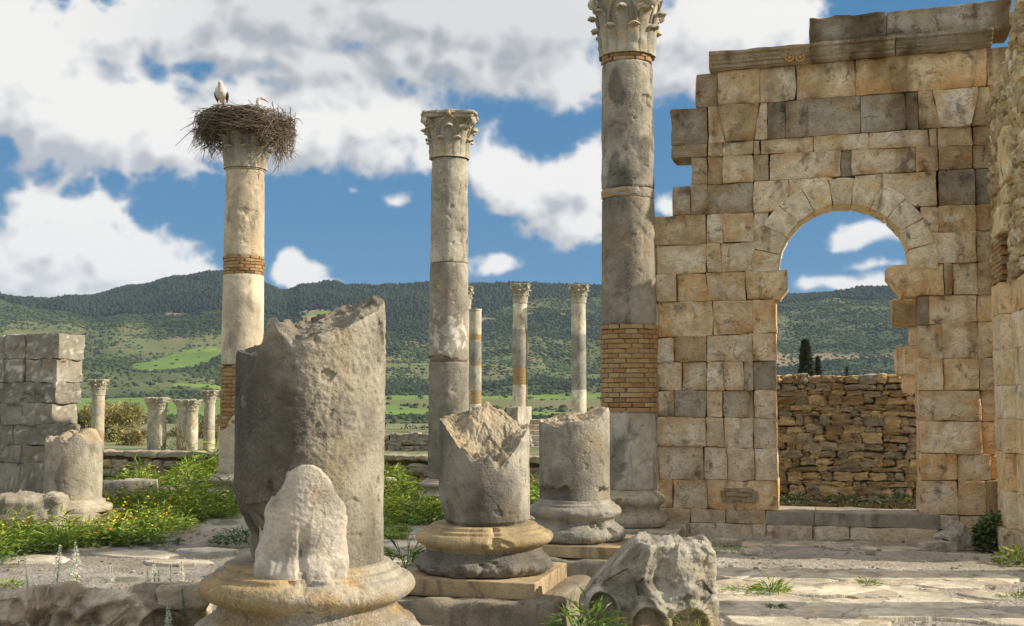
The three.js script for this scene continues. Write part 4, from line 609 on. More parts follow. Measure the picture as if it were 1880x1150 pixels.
// ---- 1: the big stump in front
{
  const p = at(567, 1000, 7.13), t = thing('broken_column', 'largest broken column stump in the foreground with pale plaster patch at its foot', 'column', null, [p.x, 0, p.z]), R = 0.448, y0 = 1.225;
  const prof = [[-0.5, 1.27], [-0.40, 1.275], [-0.21, 1.27], [-0.14, 1.42], [-0.09, 1.475], [0.0, 1.50], [0.11, 1.545], [0.24, 1.57], [0.34, 1.625], [0.47, 1.64]];
  const tx = (x) => { let k = 1; while (k < prof.length - 1 && prof[k][0] < x) k++; return lerp(prof[k - 1][1], prof[k][1], clamp((x - prof[k - 1][0]) / (prof[k][0] - prof[k - 1][0]))); };
  const top = (x, z) => y0 + tx(x + 0.20 * Math.max(0, z) * sst(0.1, -0.3, x) + 0.03 * fbm(x * 4, 3, z * 4, 3)) - 0.20 * sst(-0.38, 0.45, z) * sst(-0.2, 0, x) - 0.05 * sst(0.0, 0.4, z) * (x < -0.2 ? 1 : 0);
  const side = (x, y, z, a) => {                                         // broken foot on the left, worn scoop above it, a dressed face low on the right
    const h = y - y0, l = sst(0.1, -0.42, x) * sst(-0.3, 0.1, z); let d = -0.17 * l * sst(0.46, 0.06, h) * (0.8 + 0.5 * fbm(x * 6, y * 6, z * 6, 3)) - 0.02 * l * sst(0.02, 0.1, Math.abs(h - 0.46)) * 0;
    d -= 0.02 * sst(0.06, 0.3, fbm(x * 3 + 2, y * 2.2, z * 3, 4)) * sst(0.2, -0.1, x); d += 0.25 * l * sst(0.55, 0.3, h) * facet(x, y, z, 7, 4); d -= 0.02 * sst(0.3, 0.33, fbm(x * 5 + 7, y * 3.2, z * 5, 4)); d += 0.014 * fbm(x * 22, y * 22, z * 22, 3) * sst(0.4, 0.8, h) * sst(-0.2, 0.1, x);
    return d;
  };
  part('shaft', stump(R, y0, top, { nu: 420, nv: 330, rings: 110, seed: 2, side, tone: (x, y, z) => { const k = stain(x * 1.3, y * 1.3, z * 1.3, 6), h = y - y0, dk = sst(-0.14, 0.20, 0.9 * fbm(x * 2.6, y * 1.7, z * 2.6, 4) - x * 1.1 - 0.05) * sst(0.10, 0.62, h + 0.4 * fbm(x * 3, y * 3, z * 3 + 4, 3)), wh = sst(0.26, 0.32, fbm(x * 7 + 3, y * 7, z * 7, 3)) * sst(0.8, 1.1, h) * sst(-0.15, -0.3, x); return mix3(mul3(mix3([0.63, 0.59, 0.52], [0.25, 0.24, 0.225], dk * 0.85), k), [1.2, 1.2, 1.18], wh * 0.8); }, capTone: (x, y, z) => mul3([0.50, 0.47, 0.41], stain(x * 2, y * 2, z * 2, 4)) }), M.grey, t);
  // the plaster mend: a shell over the shaft in the shape of an arch, two dents at its foot
  const half = (h) => (h < 0 ? 0.285 : h > 0.6 ? -0.06 - (h - 0.6) : 0.285 * Math.pow(1 - Math.pow(clamp(h / 0.60), 2.2), 0.55)) + 0.012 * Math.sin(h * 23);
  const g = gridGeo(170, 170, (u, v) => {
    const h = -0.07 + v * 0.74, s = 0.07 + (u - 0.5) * 0.72, cx = 0.085 - 0.035 * sst(0.3, 0, h), d0 = half(h) - Math.abs(s - cx) + 0.020 * fbm(s * 7, h * 7, 1, 4), th = sst(-0.02, 0.05, d0) * 0.032 - 0.022 + 0.004 * sst(0.035, 0.01, Math.abs(d0 - 0.012)), a = Math.PI / 2 - (s - 0.02) / R;
    const notch = sst(0.036, 0.012, Math.abs(s - 0.062 + 0.03 * fbm(h * 9, 2, 1, 2))) * sst(0.28, 0.14, h), n2 = sst(0.05, 0.02, Math.abs(s + 0.06)) * sst(0.22, 0.1, h);
    const x0 = R * Math.cos(a), z0 = R * Math.sin(a), foot = (0.05 + 0.05 * fbm(s * 8, 3, 1, 3)) * sst(0.10, -0.03, h) * sst(-0.02, 0.05, d0), r = R + th + foot - 0.022 * notch - 0.014 * n2 + 0.02 * facet(s, h, 1, 11, 2) + 0.010 * fbm(s * 6, h * 6, 3, 5) + 0.004 * fbm(s * 40, h * 40, 8, 2) + (d0 < -0.02 ? -0.05 : 0);
    return [r * Math.cos(a), y0 + h, r * Math.sin(a), s, h];
  });
  part('plaster_patch', tint(g, (x, y, z) => { const k = 1 + 0.25 * fbm(x * 5, y * 5, z * 5, 3), red = sst(0.06, 0.0, Math.hypot(x - 0.12, y - y0 - 0.42) - 0.02); const gr = sst(0.05, 0.3, fbm(x * 4 + 2, y * 4, z * 4, 4)), q = k * (1.02 - 0.3 * gr); return [q, q * (1 - 0.10 * red), q * (1 - 0.12 * red)]; }), M.plaster, t);
  const b = new THREE.Group(); b.name = 'pedestal'; b.rotation.y = CT; t.add(b);
  const ochre = (x, y, z, s) => mix3(mul3([0.90, 0.85, 0.77], stain(x, y, z, s)), mul3([0.92, 0.68, 0.36], stain(x, y, z, s)), sst(-0.12, 0.16, fbm(x * 2.4, y * 3.1, z * 2.4 + s, 3)) * 0.8);
  base(b, R, 0.50, y0 - 0.50, { seed: 3, nu: 320, nv: 240, wear: 1.1, tone: (x, y, z) => ochre(x, y, z, 3) });
  plinth(b, 'plinth', 0.70, y0 - 0.66, y0 - 0.502, { seed: 31, tone: [0.9, 0.8, 0.64] }); plinth(b, 'footing', 0.86, -0.1, y0 - 0.662, { seed: 32, rough: 0.05, r: 0.05 });
}
// ---- 2: the stump with the split top
{
  const p = at(889, 960, 11.68), t = thing('broken_column', 'middle broken stump with its top split into a deep ochre V', 'column', null, [p.x, 0, p.z]), R = 0.45, y0 = 0.955;
  const top = (x, z) => { const bk = 1.06 + 0.10 * Math.exp(-Math.pow((x + 0.02) / 0.14, 2)) - 0.10 * sst(0.1, 0.45, x) - 0.03 * sst(-0.2, -0.45, x), v = (1 - Math.pow(Math.abs(x - 0.04) / 0.44, 1.9)) * (1 + 0.5 * fbm(x * 5, 3, z * 5, 3)); return y0 + bk + 0.10 * fbm(x * 4 + 1, 6, z * 4, 4) - 0.47 * sst(-0.24, 0.46, z) * Math.max(0, v) - 0.04 * sst(0, 0.3, z); };
  const side = (x, y, z) => { const h = y - y0; return -0.06 * sst(0.32, 0.0, h) * sst(-0.1, -0.42, x) - 0.03 * sst(0.05, 0, h); };
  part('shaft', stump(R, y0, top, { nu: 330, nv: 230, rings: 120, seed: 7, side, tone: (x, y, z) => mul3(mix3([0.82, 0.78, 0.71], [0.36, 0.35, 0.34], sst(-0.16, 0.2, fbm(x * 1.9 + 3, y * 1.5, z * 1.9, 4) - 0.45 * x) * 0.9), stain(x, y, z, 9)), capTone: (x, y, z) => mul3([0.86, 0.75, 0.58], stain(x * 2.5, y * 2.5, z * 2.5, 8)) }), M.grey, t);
  const b = new THREE.Group(); b.name = 'pedestal'; b.rotation.y = CT; t.add(b);
  base(b, R, 0.46, 0.495, { seed: 5, nu: 240, nv: 170, wear: 1.6, k: 1.06, cut: (x, y, z, a) => y < 0.72 ? -0.10 * sst(0.72, 0.6, y) * (0.5 + fbm(x * 4, y * 4, z * 4, 3)) : 0, tone: (x, y, z) => y > 0.72 ? mul3([0.86, 0.70, 0.44], stain(x, y, z, 2)) : mul3([0.46, 0.44, 0.41], stain(x, y, z, 5)) });
  plinth(b, 'plinth', 0.69, 0.335, 0.493, { seed: 41, tone: [0.98, 0.78, 0.52], seg: [22, 7, 22], r: 0.014, rough: 0.014 });
  plinth(b, 'footing', 0.90, -0.12, 0.333, { seed: 42, rough: 0.07, r: 0.05, seg: [26, 12, 26], tone: [0.58, 0.52, 0.43] });
}
// ---- 3: the short stump before the tall column
{
  const p = at(1055, 915, 15.05), t = thing('broken_column', 'grey cylindrical stump with nearly level top, in front of the tallest column', 'column', null, [p.x, 0, p.z]), R = 0.452, y0 = 0.90;
  const top = (x, z) => y0 + 1.06 + 0.17 * x + 0.06 * n3(x * 4, 1, z * 4) - 0.08 * sst(0, 0.42, z) - 0.07 * sst(0.2, 0.0, Math.hypot(x - 0.05, z + 0.05)) ;
  const side = (x, y, z) => { const h = y - y0; return -0.09 * sst(0.17, 0.12, h + 0.25 * fbm(x * 5, y * 3, z * 5, 3)) * sst(0, 0.2, z) * (sst(0.0, -0.1, x) + sst(0.27, 0.36, x)); };
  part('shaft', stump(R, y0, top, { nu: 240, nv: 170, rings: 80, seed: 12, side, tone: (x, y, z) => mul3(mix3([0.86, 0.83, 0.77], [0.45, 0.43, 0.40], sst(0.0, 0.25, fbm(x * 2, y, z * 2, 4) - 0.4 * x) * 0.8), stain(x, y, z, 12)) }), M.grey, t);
  const b = new THREE.Group(); b.name = 'pedestal'; b.rotation.y = CT; t.add(b);
  base(b, R, 0.52, 0.38, { seed: 8, nu: 200, nv: 140, wear: 2.0, k: 0.93, cut: (x, y, z) => 0.03 * fbm(x * 3, y * 4, z * 3, 3), tone: (x, y, z) => mul3([0.74, 0.72, 0.68], stain(x, y, z, 7)) });
  plinth(b, 'plinth', 0.70, 0.24, 0.378, { seed: 51, tone: [0.98, 0.78, 0.52], r: 0.012, rough: 0.012 });
  plinth(b, 'footing', 0.86, -0.15, 0.238, { seed: 52, rough: 0.07, r: 0.05, seg: [20, 9, 20], tone: [0.56, 0.52, 0.45] });
}
// ---- 4: the tallest column
{
  const p = at(1157, 900, 19.1), t = thing('corinthian_column', 'tallest Corinthian column with wide brick band, standing beside the arch wall', 'column', null, [p.x, 0, p.z]);
  const Y = (px) => at(1157, px, 19.1).y, y = [Y(897), Y(750), Y(598), Y(350), Y(121), Y(108), Y(-9)];
  part('lower_drum', drum(0.445, 0.448, y[0], y[1] - 0.02, { seed: 21, nu: 130, nv: 90, dent: 0.014, pits: 1.4, tone: (x, yy, z) => mul3(mix3([1.12, 1.06, 0.95], [0.62, 0.60, 0.55], sst(0.0, 0.2, fbm(x * 2.2 + 4, yy * 1.5, z * 2.2, 4))), stain(x, yy, z, 5)) , topCut: (a) => 0.10 * fbm(Math.cos(a) * 2.2, 3, Math.sin(a) * 2.2, 3) - 0.02 }), M.grey, t);
  brickBand(t, 0.47, y[1] - 0.06, 18, 14, (y[2] - y[1] + 0.06) / 18, { seed: 5 });
  part('middle_drum', drum(0.452, 0.432, y[2] - 0.005, y[3] - 0.16, { seed: 23, nu: 130, nv: 120, dent: 0.007, tone: (x, yy, z) => mul3([0.72, 0.66, 0.57], stain(x * 1.2, yy * 0.5, z * 1.2, 3)) }), M.grey, t);
  brickBand(t, 0.442, y[3] - 0.16, 2, 14, 0.075, { seed: 6, skip: (a) => Math.cos(a + 0.75) < 0.62 });
  part('mortar_ring', drum(0.436, 0.436, y[3] - 0.155, y[3] - 0.005, { seed: 29, nu: 100, nv: 10, tone: [0.9, 0.84, 0.74] }), M.grey, t);
  part('upper_drum', drum(0.436, 0.420, y[3], y[4], { seed: 25, nu: 150, nv: 150, dent: 0.016, pits: 2, edge: 0.02, tone: (x, yy, z) => mul3(mix3([0.92, 0.87, 0.78], [0.36, 0.35, 0.33], sst(0.02, 0.22, fbm(x * 2 + 8, yy * 1.1, z * 2, 4)) * 0.9), stain(x, yy, z, 8)) }), M.grey, t);
  brickBand(t, 0.424, y[4] + 0.002, 2, 14, (y[5] - y[4]) / 2, { seed: 7 });
  capital(t, 0.424, y[6] - y[5], y[5], CT, { seed: 11, worn: 0.03 });
  const b = new THREE.Group(); b.name = 'pedestal'; b.rotation.y = CT; t.add(b);
  base(b, 0.448, y[0] - 0.11, 0.11, { seed: 13, wear: 1.8, k: 0.88, tone: (x, yy, z) => mul3([1.05, 0.95, 0.78], stain(x, yy, z, 5)) });
  plinth(b, 'plinth', 0.86, -0.12, 0.108, { seed: 61, tone: [0.95, 0.9, 0.8], rough: 0.03 });
}
// ---- 5: the column in the middle, with capital
{
  const p = at(823, 880, 23.4), t = thing('corinthian_column', 'bare grey Corinthian column left of centre, its capital pale and worn', 'column', null, [p.x, 0, p.z]), Y = (px) => at(823, px, 23.4).y, y = [Y(878), Y(664), Y(485), Y(293), Y(213)];
  part('lower_drum', drum(0.405, 0.398, y[0], y[1], { seed: 32, nu: 100, nv: 110, tone: (x, yy, z) => mul3([0.64, 0.62, 0.58], stain(x, yy, z, 9)), topCut: (a) => 0.02 * n3(Math.cos(a) * 3, 2, Math.sin(a) * 3) - 0.015 }), M.grey, t);
  part('middle_drum', drum(0.40, 0.385, y[1] + 0.02, y[2], { seed: 33, nu: 100, nv: 100, dent: 0.009, botCut: (a) => 0.10 * sst(0.3, 1, Math.cos(a - 2.3)) + 0.03 * fbm(Math.cos(a) * 3, 7, Math.sin(a) * 3, 3), tone: (x, yy, z) => mul3(mix3([0.86, 0.82, 0.76], [1.5, 1.5, 1.48], sst(0.3, 0.36, fbm(x * 9, yy * 7, z * 9, 3) + 0.4 * Math.exp(-Math.pow((yy - y[1] - 0.55) / 0.4, 2)) * sst(0.0, 0.35, z))), stain(x, yy, z, 2)) }), M.grey, t);
  part('upper_drum', drum(0.384, 0.362, y[2] + 0.012, y[3] - 0.01, { seed: 34, nu: 110, nv: 130, dent: 0.016, pits: 1.6, tone: (x, yy, z) => mul3([0.98, 0.94, 0.86], stain(x, yy, z, 6)) }), M.grey, t);
  part('mortar', tint(turned([[0.01, y[1] - 0.05], [0.375, y[1] - 0.05], [0.375, y[1] + 0.16], [0.01, y[1] + 0.16]], 48, 10), [1, 1, 1]), M.mortar, t);
  capital(t, 0.365, y[4] - y[3], y[3], CT + 0.28, { seed: 17, worn: 0.035, flare: 1.2 });
  const b = new THREE.Group(); b.name = 'pedestal'; b.rotation.y = CT; t.add(b);
  base(b, 0.402, y[0] - 0.17, 0.17, { seed: 14, wear: 0.5, tone: (x, yy, z) => mul3([0.9, 0.88, 0.84], stain(x, yy, z, 5)) }); plinth(b, 'plinth', 0.62, -0.3, 0.168, { seed: 62, rough: 0.03, r: 0.03, tone: [0.8, 0.79, 0.76] });
}
// ---- 6: the column that carries the nest
const NEST = at(449, 262, 22.2);
{
  const p = at(441, 880, 22.2), t = thing('corinthian_column', 'cream Corinthian column carrying the stork nest, with two brick bands', 'column', null, [p.x, 0, p.z]), Y = (px) => at(441, px, 22.2).y, y = [Y(868), Y(790), Y(670), Y(506), Y(472), Y(316), Y(312), Y(222)];
  const cream = (s) => (x, yy, z) => mul3([1.5, 1.37, 1.15], stain(x * 0.7, yy * 0.7, z * 0.7, s));
  part('lower_drum', drum(0.408, 0.405, y[0], y[1], { seed: 41, nu: 90, nv: 50, dent: 0.004, pits: 0.3, tone: cream(4), topCut: (a) => 0.42 * sst(-0.3, 0.7, Math.cos(a - 0.5)) }), M.grey, t);
  brickBand(t, 0.398, y[1] - 0.02, 17, 12, (y[2] - y[1] + 0.02) / 17, { seed: 15 });
  part('middle_drum', drum(0.395, 0.384, y[2], y[3], { seed: 43, nu: 90, nv: 70, dent: 0.004, pits: 0.3, tone: cream(7) }), M.grey, t);
  brickBand(t, 0.388, y[3], 6, 12, (y[4] - y[3]) / 6, { seed: 16 });
  part('upper_drum', drum(0.382, 0.362, y[4], y[5], { seed: 45, nu: 110, nv: 110, dent: 0.006, pits: 0.9, tone: (x, yy, z) => mul3([1.42, 1.25, 1.0], stain(x * 0.7, yy * 0.7, z * 0.7, 2)) }), M.grey, t);
  part('astragal', tint(turned([[0.01, y[5] - 0.0], [0.372, y[5]], [0.388, y[5] + 0.02], [0.372, y[6] + 0.01], [0.01, y[6] + 0.01]], 60, 14), [1.3, 1.15, 0.92]), M.grey, t);
  capital(t, 0.366, y[7] - y[6], y[6], CT + 0.1, { seed: 19, worn: 0.02, flare: 1.15 });
  const b = new THREE.Group(); b.name = 'pedestal'; b.rotation.y = CT; t.add(b);
  base(b, 0.405, y[0] - 0.33, 0.33, { seed: 15, wear: 0.4, tone: (x, yy, z) => mul3([0.95, 0.92, 0.86], stain(x, yy, z, 5)) }); plinth(b, 'plinth', 0.62, -0.1, 0.328, { seed: 63, rough: 0.03, r: 0.03, tone: [0.8, 0.79, 0.76] });
}
// ---- 7: the stump on the left
{
  const p = at(134, 900, 18.8), t = thing('broken_column', 'pale broken stump at the left, before the grey ashlar corner', 'column', null, [p.x, 0, p.z]), R = 0.44, y0 = 0.56;
  const top = (x, z) => y0 + 1.02 + 0.10 * Math.exp(-Math.pow((x - 0.2) / 0.1, 2)) + 0.06 * Math.exp(-Math.pow((x + 0.1) / 0.08, 2)) - 0.12 * sst(0.25, 0.44, x) - 0.03 * sst(-0.1, -0.4, x) - 0.09 * sst(0.0, 0.4, z);
  part('shaft', stump(R, y0, top, { nu: 190, nv: 120, rings: 60, seed: 16, tone: (x, y, z) => mul3([0.88, 0.83, 0.74], stain(x, y, z, 3)) }), M.grey, t);
  const b = new THREE.Group(); b.name = 'pedestal'; b.rotation.y = CT; t.add(b);
  part('base', tint(turned(smooth([[0.55, 0.36], [0.60, 0.38], [0.605, 0.46], [0.55, 0.49], [0.50, 0.50], [0.49, 0.545], [0.45, 0.56], [0.05, 0.56]], 50), 100, 50, (x, y, z) => 0.012 * fbm(x * 4, y * 4, z * 4, 3)), (x, y, z) => mul3([1.05, 0.98, 0.86], stain(x, y, z, 1))), M.grey, b);
  plinth(b, 'plinth', 0.56, -0.05, 0.37, { seed: 64, rough: 0.10, r: 0.09, tone: [0.9, 0.85, 0.75] });
}
// ---- far columns: those of the temple to the right, those of the house to the left
{
  const lite = { fine: false, seed: 23, worn: 0.015, flare: 1.08 };
  const far = (label, group, px, D, R, segs, capY, botY, o = {}) => {
    const p = at(px, 780, D), t = thing(o.name ?? 'corinthian_column', label, 'column', group, [p.x, 0, p.z]), Y = (q) => at(px, q, D).y;
    for (const [kind, a, b, r0, r1, tn] of segs) {
      if (kind === 'brick') part('brick_band', tint(join([...Array(Math.max(3, Math.round((Y(b) - Y(a)) / 0.085))).keys()].map((k, i, all) => { const h = (Y(b) - Y(a)) / all.length; return drum(r0, r0, Y(a) + k * h, Y(a) + (k + 1) * h - 0.012, { nu: 22, nv: 3, seed: k + 1, dent: 0.01, edge: 0.012 }); })), (x, y, z) => { const k = 0.85 + 0.6 * Math.abs(n3(x * 9, y * 12, z * 9)); return [k, k * 0.98, k * 0.9]; }), M.brick[1], t);
      else part(kind, drum(r0, r1, Y(a), Y(b), { nu: 40, nv: 30, seed: px % 17, dent: 0.005, pits: 0.4, tone: (x, y, z) => mul3(tn ?? [1.25, 1.2, 1.1], stain(x, y, z, px)) }), M.grey, t);
    }
    if (capY) capital(t, segs[segs.length - 1][4], Y(capY[1]) - Y(capY[0]), Y(capY[0]), CT + (o.turn ?? 0.2), lite);
    return t;
  };
  const g1 = 'standing columns of the far temple', g2 = 'far columns beyond the low wall on the left';
  const W = [1.5, 1.4, 1.22], G = [0.85, 0.83, 0.8];
  far('far Corinthian column with one brick band, left of the two that stand free', null, 955, 68, 0.44, [['lower_drum', 792, 707, 0.44, 0.44, W], ['brick', 707, 676, 0.445], ['middle_drum', 676, 605, 0.435, 0.43, G], ['upper_drum', 605, 557, 0.43, 0.41, W]], [557, 522]);
  far('far Corinthian column without brick, close beside the tallest column', null, 1063, 68, 0.44, [['lower_drum', 785, 716, 0.45, 0.44, W], ['lower_drum', 716, 688, 0.44, 0.44, G], ['middle_drum', 688, 615, 0.44, 0.43, G], ['upper_drum', 615, 557, 0.43, 0.42, W]], [557, 523]);
  far('far column without a capital, three brick bands, half behind the middle column', null, 872, 70, 0.38, [['lower_drum', 800, 742, 0.39, 0.39, W], ['brick', 742, 718, 0.39], ['middle_drum', 718, 672, 0.385, 0.38, [1, 0.97, 0.9]], ['brick', 672, 666, 0.38], ['middle_drum', 666, 625, 0.38, 0.375, G], ['brick', 625, 615, 0.378], ['upper_drum', 615, 571, 0.375, 0.37, W], ['fillet', 571, 568, 0.40, 0.40, W]], null, 0, { name: 'plain_column' });
  far('farthest Corinthian column, only its capital edge peeping out behind the middle column', null, 852, 74, 0.42, [['lower_drum', 800, 650, 0.43, 0.42, W], ['upper_drum', 650, 561, 0.42, 0.40, W]], [561, 527]);
  far('small far Corinthian column just right of the ashlar corner, its foot stained orange', null, 179, 46, 0.25, [['lower_drum', 838, 796, 0.25, 0.25, [1.35, 1.0, 0.58]], ['lower_drum', 796, 763, 0.25, 0.245, [1.3, 1.2, 1.0]], ['upper_drum', 763, 726, 0.245, 0.24, [1.1, 1.05, 0.95]]], [726, 697]);
  far('small far Corinthian column nearest the nest column on its left', null, 384, 48, 0.225, [['lower_drum', 836, 790, 0.235, 0.23, [1.25, 1.15, 0.95]], ['upper_drum', 790, 740, 0.23, 0.22, [0.98, 0.95, 0.9]]], [740, 717]);
  // two pillars with half columns
  const pier = (label, px, D, w, top, capH, lean) => {
    const p = at(px, 820, D), t = thing('pillar', label, 'pillar', g2, [p.x, 0, p.z], CT), Y = (q) => at(px, q, D).y; delete t.userData.group;
    const h = Y(top + capH), k = w;
    part('shaft', blockGeo(k, h + 0.6, 0.42, { seg: [6, 12, 5], r: 0.03, rough: 0.03, seed: px, map: (q) => [-k * 0.32 + q[0], (h - 0.6) / 2 + q[1], q[2]], col: [1.0, 0.97, 0.9] }), M.grey, t);
    part('half_column', drum(0.24, 0.23, -0.6, h, { nu: 40, nv: 30, seed: px % 13, tone: [1.22, 1.14, 0.98] }).translate(k * 0.42, 0, 0.08), M.grey, t);
    part('capital_block', blockGeo(k + 0.22, Y(top) - h, 0.6, { seg: [14, 9, 8], r: 0.05, rough: 0.09, freq: 5, seed: px + 1, map: (q) => { const f = 0.72 + 0.42 * (q[1] / (Y(top) - h) + 0.5); return [-k * 0.25 + q[0] * f, h + (Y(top) - h) / 2 + q[1], q[2] * f]; }, col: [1.15, 1.08, 0.95] }), M.grey, t);
    const c = new THREE.Group(); c.name = 'capital'; c.position.set(k * 0.42, h, 0.08); t.add(c); for (const [n, geo] of capitalParts(0.23, Y(top) - h, false, 23, 0.015)) part(n, geo, M.grey, c);
  };
  pier('far square pillar joined to a half column, left of the pair', 288, 47, 0.42, 731, 21);
  pier('far square pillar with a wide carved head, right of the pair', 345, 47, 0.5, 735, 19);
}

// ---------------------------------------------------------------- fallen pieces and loose stones
{
  // left front: fallen capital with worn rows of leaves
  const p = at(150, 1100, 7.62), t = thing('fallen_capital', 'fallen carved capital in the left foreground with worn rows of leaf scallops', 'fragment', null, [p.x, 0, p.z], 0.20);
  const lobes = [[-0.44, 0.76, 0.18, 0.14], [-0.22, 0.83, 0.06, 0.10], [0.22, 0.66, 0.25, 0.21], [0.52, 0.66, 0.14, 0.15], [-0.36, 0.60, 0.11, 0.11], [-0.14, 0.60, 0.11, 0.10], [0.12, 0.60, 0.11, 0.10], [-0.62, 0.60, 0.13, 0.13], [0.36, 0.58, 0.1, 0.1], [-0.4, 0.40, 0.14, 0.13], [-0.05, 0.40, 0.16, 0.13], [0.3, 0.38, 0.16, 0.13]];
  const carve = (x, y) => {
    let z = 0.035 * ridged(x * 5, y * 5, 2, 4); const wx = x + 0.03 * fbm(x * 7, y * 7, 4, 3), wy = y + 0.03 * fbm(x * 7, y * 7, 9, 3);
    for (const [cx, cy, rx, ry] of lobes) { const u = (wx - cx) / rx, v = (wy - cy) / ry, d = Math.hypot(u, v * (v > 0 ? 1 : 0.55)), up = sst(-1.1, 0.2, v); z += 0.075 * Math.exp(-Math.pow((d - 0.98) / 0.15, 2)) * up; if (d < 1) z += (0.05 * up * (1 - d * d) + 0.03 * Math.cos(u * 7) * (1 - d) - 0.06 * sst(0.1, -0.5, v)); }
    return z;
  };
  part('leaf_block', blockGeo(1.52, 0.93, 0.55, { seg: [130, 80, 26], r: 0.05, rough: 0.075, freq: 3.2, facets: [5, 0.10], seed: 71, shape: (q, s) => { const y = q[1] + 0.475, f = sst(0, 0.3, q[2]); const under = 0.10 + 0.06 * sst(0.80, 0.60, y); const dip = 0.05 * sst(-0.5, -0.3, q[0]) * sst(0.7, 0.95, y) * n3(q[0] * 4, 1, q[2] * 3); return [q[0] * (1 - 0.16 * sst(0.85, 0.3, y)), q[1] + dip - 0.07 * sst(-0.45, -0.75, q[0]) * sst(0.4, 0.95, y) - 0.42 * Math.max(0, 0.2 - q[2]) * sst(0.3, 0.9, y), q[2] + f * (carve(q[0], y) - under + 0.05 * fbm(q[0] * 12, q[1] * 12, 3, 4))]; }, map: (q) => [q[0] - 0.0, q[1] + 0.545, q[2]], col: (x, y, z) => mul3(mix3([1.0, 0.91, 0.78], [0.46, 0.42, 0.36], sst(-0.05, 0.22, fbm(x * 4, y * 4, z * 4 + 2, 4))), stain(x * 2.5, y * 2.5, z * 2.5, 3)) }), M.grey, t);
  part('abacus_corner', blockGeo(0.32, 0.15, 0.5, { seg: [26, 16, 22], r: 0.025, rough: 0.04, seed: 72, map: (q) => [0.64 + q[0], 0.935 + q[1] - 0.35 * Math.max(0, 0.2 - q[2]), 0.02 + q[2]], col: (x, y, z) => mul3([1.12, 1.02, 0.86], stain(x * 2, y * 2, z * 2, 8)) }), M.grey, t);
}
{
  // right front: tumbled capital, its leaf tips at the bottom
  const p = at(1195, 1100, 10.7), t = thing('fallen_capital', 'tumbled carved capital block beside the paving, hollow leaf tips at its foot', 'fragment', null, [p.x, 0, p.z], -0.08);
  const arch = (x, y, cx, cy, r, dep) => { const d = 0.02 * fbm(x * 8, y * 8, cx, 3) + Math.hypot(x - cx, (y - cy) * (y > cy ? 1 : 0.55)); return d < r * 1.35 ? 0.07 * sst(r * 1.35, r * 1.05, d) - dep * sst(r * 1.0, r * 0.8, d) : 0; };
  const tube2 = (x, y, pts, r, a) => { let d = 9; for (let i = 1; i < pts.length; i++) { const [x0, y0] = pts[i - 1], [x1, y1] = pts[i], k = clamp(((x - x0) * (x1 - x0) + (y - y0) * (y1 - y0)) / ((x1 - x0) ** 2 + (y1 - y0) ** 2)); d = Math.min(d, Math.hypot(x - x0 - k * (x1 - x0), y - y0 - k * (y1 - y0))); } return a * sst(r, r * 0.3, d); };
  const form = (q) => {
    const y = q[1] + 0.46, tv = y / 0.93, left = lerp(-0.60, -0.14, Math.pow(clamp((tv - 0.42) / 0.58), 1.25)) + 0.05 * sst(0.35, 0.1, tv), right = 0.57 - 0.05 * sst(0.9, 1, tv);
    const u = q[0] / 1.14 + 0.5, x = lerp(left, right, u), f = sst(-0.02, 0.30, q[2]);
    let z = q[2] * (0.75 + 0.25 * (1 - tv)) + f * (0.14 - 0.62 * Math.max(0, -0.02 - x) - 0.30 * Math.max(0, x - 0.10));
    z += f * (arch(x, y, -0.03, 0.26, 0.15, 0.11) + arch(x, y, 0.31, 0.24, 0.17, 0.12) + arch(x, y, -0.43, 0.36, 0.13, 0.16));
    z += f * (0.022 * ridged(x * 3.1, y * 3.1, q[2] * 2, 4) - 0.01 + 0.016 * fbm(x * 16, y * 16, 1, 3)); z += f * (tube2(x, y, [[-0.06, 0.62], [0.02, 0.47], [0.10, 0.40], [0.2, 0.50], [0.30, 0.56], [0.38, 0.50], [0.34, 0.45]], 0.07, 0.05) + tube2(x, y, [[-0.02, 0.93], [-0.08, 0.75], [-0.1, 0.6], [0.06, 0.43]], 0.06, 0.045) + tube2(x, y, [[0.12, 0.40], [0.2, 0.36], [0.4, 0.40], [0.5, 0.46], [0.45, 0.5]], 0.05, 0.035) - tube2(x, y, [[0.10, 0.75], [0.06, 0.62], [0.15, 0.55]], 0.08, 0.05));
    return [x, q[1] - 0.03 * sst(0.2, 0.5, Math.abs(x)) * sst(0.8, 1, tv), z];
  };
  part('capital_block', blockGeo(1.14, 0.93, 0.85, { seg: [150, 130, 40], r: 0.04, rough: 0.045, freq: 3.0, facets: [3.4, 0.13], seed: 81, shape: form, map: (q) => [q[0], q[1] + 0.45, q[2]], col: (x, y, z) => mul3(mix3(mix3([0.80, 0.77, 0.70], [0.42, 0.40, 0.37], sst(0.05, 0.25, fbm(x * 3 + 2, y * 3, z * 3, 4) - 0.3 * x)), [0.80, 0.62, 0.36], sst(0.42, 0.2, y) * 0.7), stain(x * 1.6, y * 1.6, z * 1.6, 3)) }), M.grey, t);
  part('leaf_tip', blockGeo(0.24, 0.22, 0.3, { seg: [18, 16, 12], r: 0.10, rough: 0.05, freq: 5, seed: 82, map: (q) => [0.1 + q[0], 0.07 + q[1], 0.52 + q[2]], col: [1.1, 1.02, 0.9] }), M.grey, t);
}
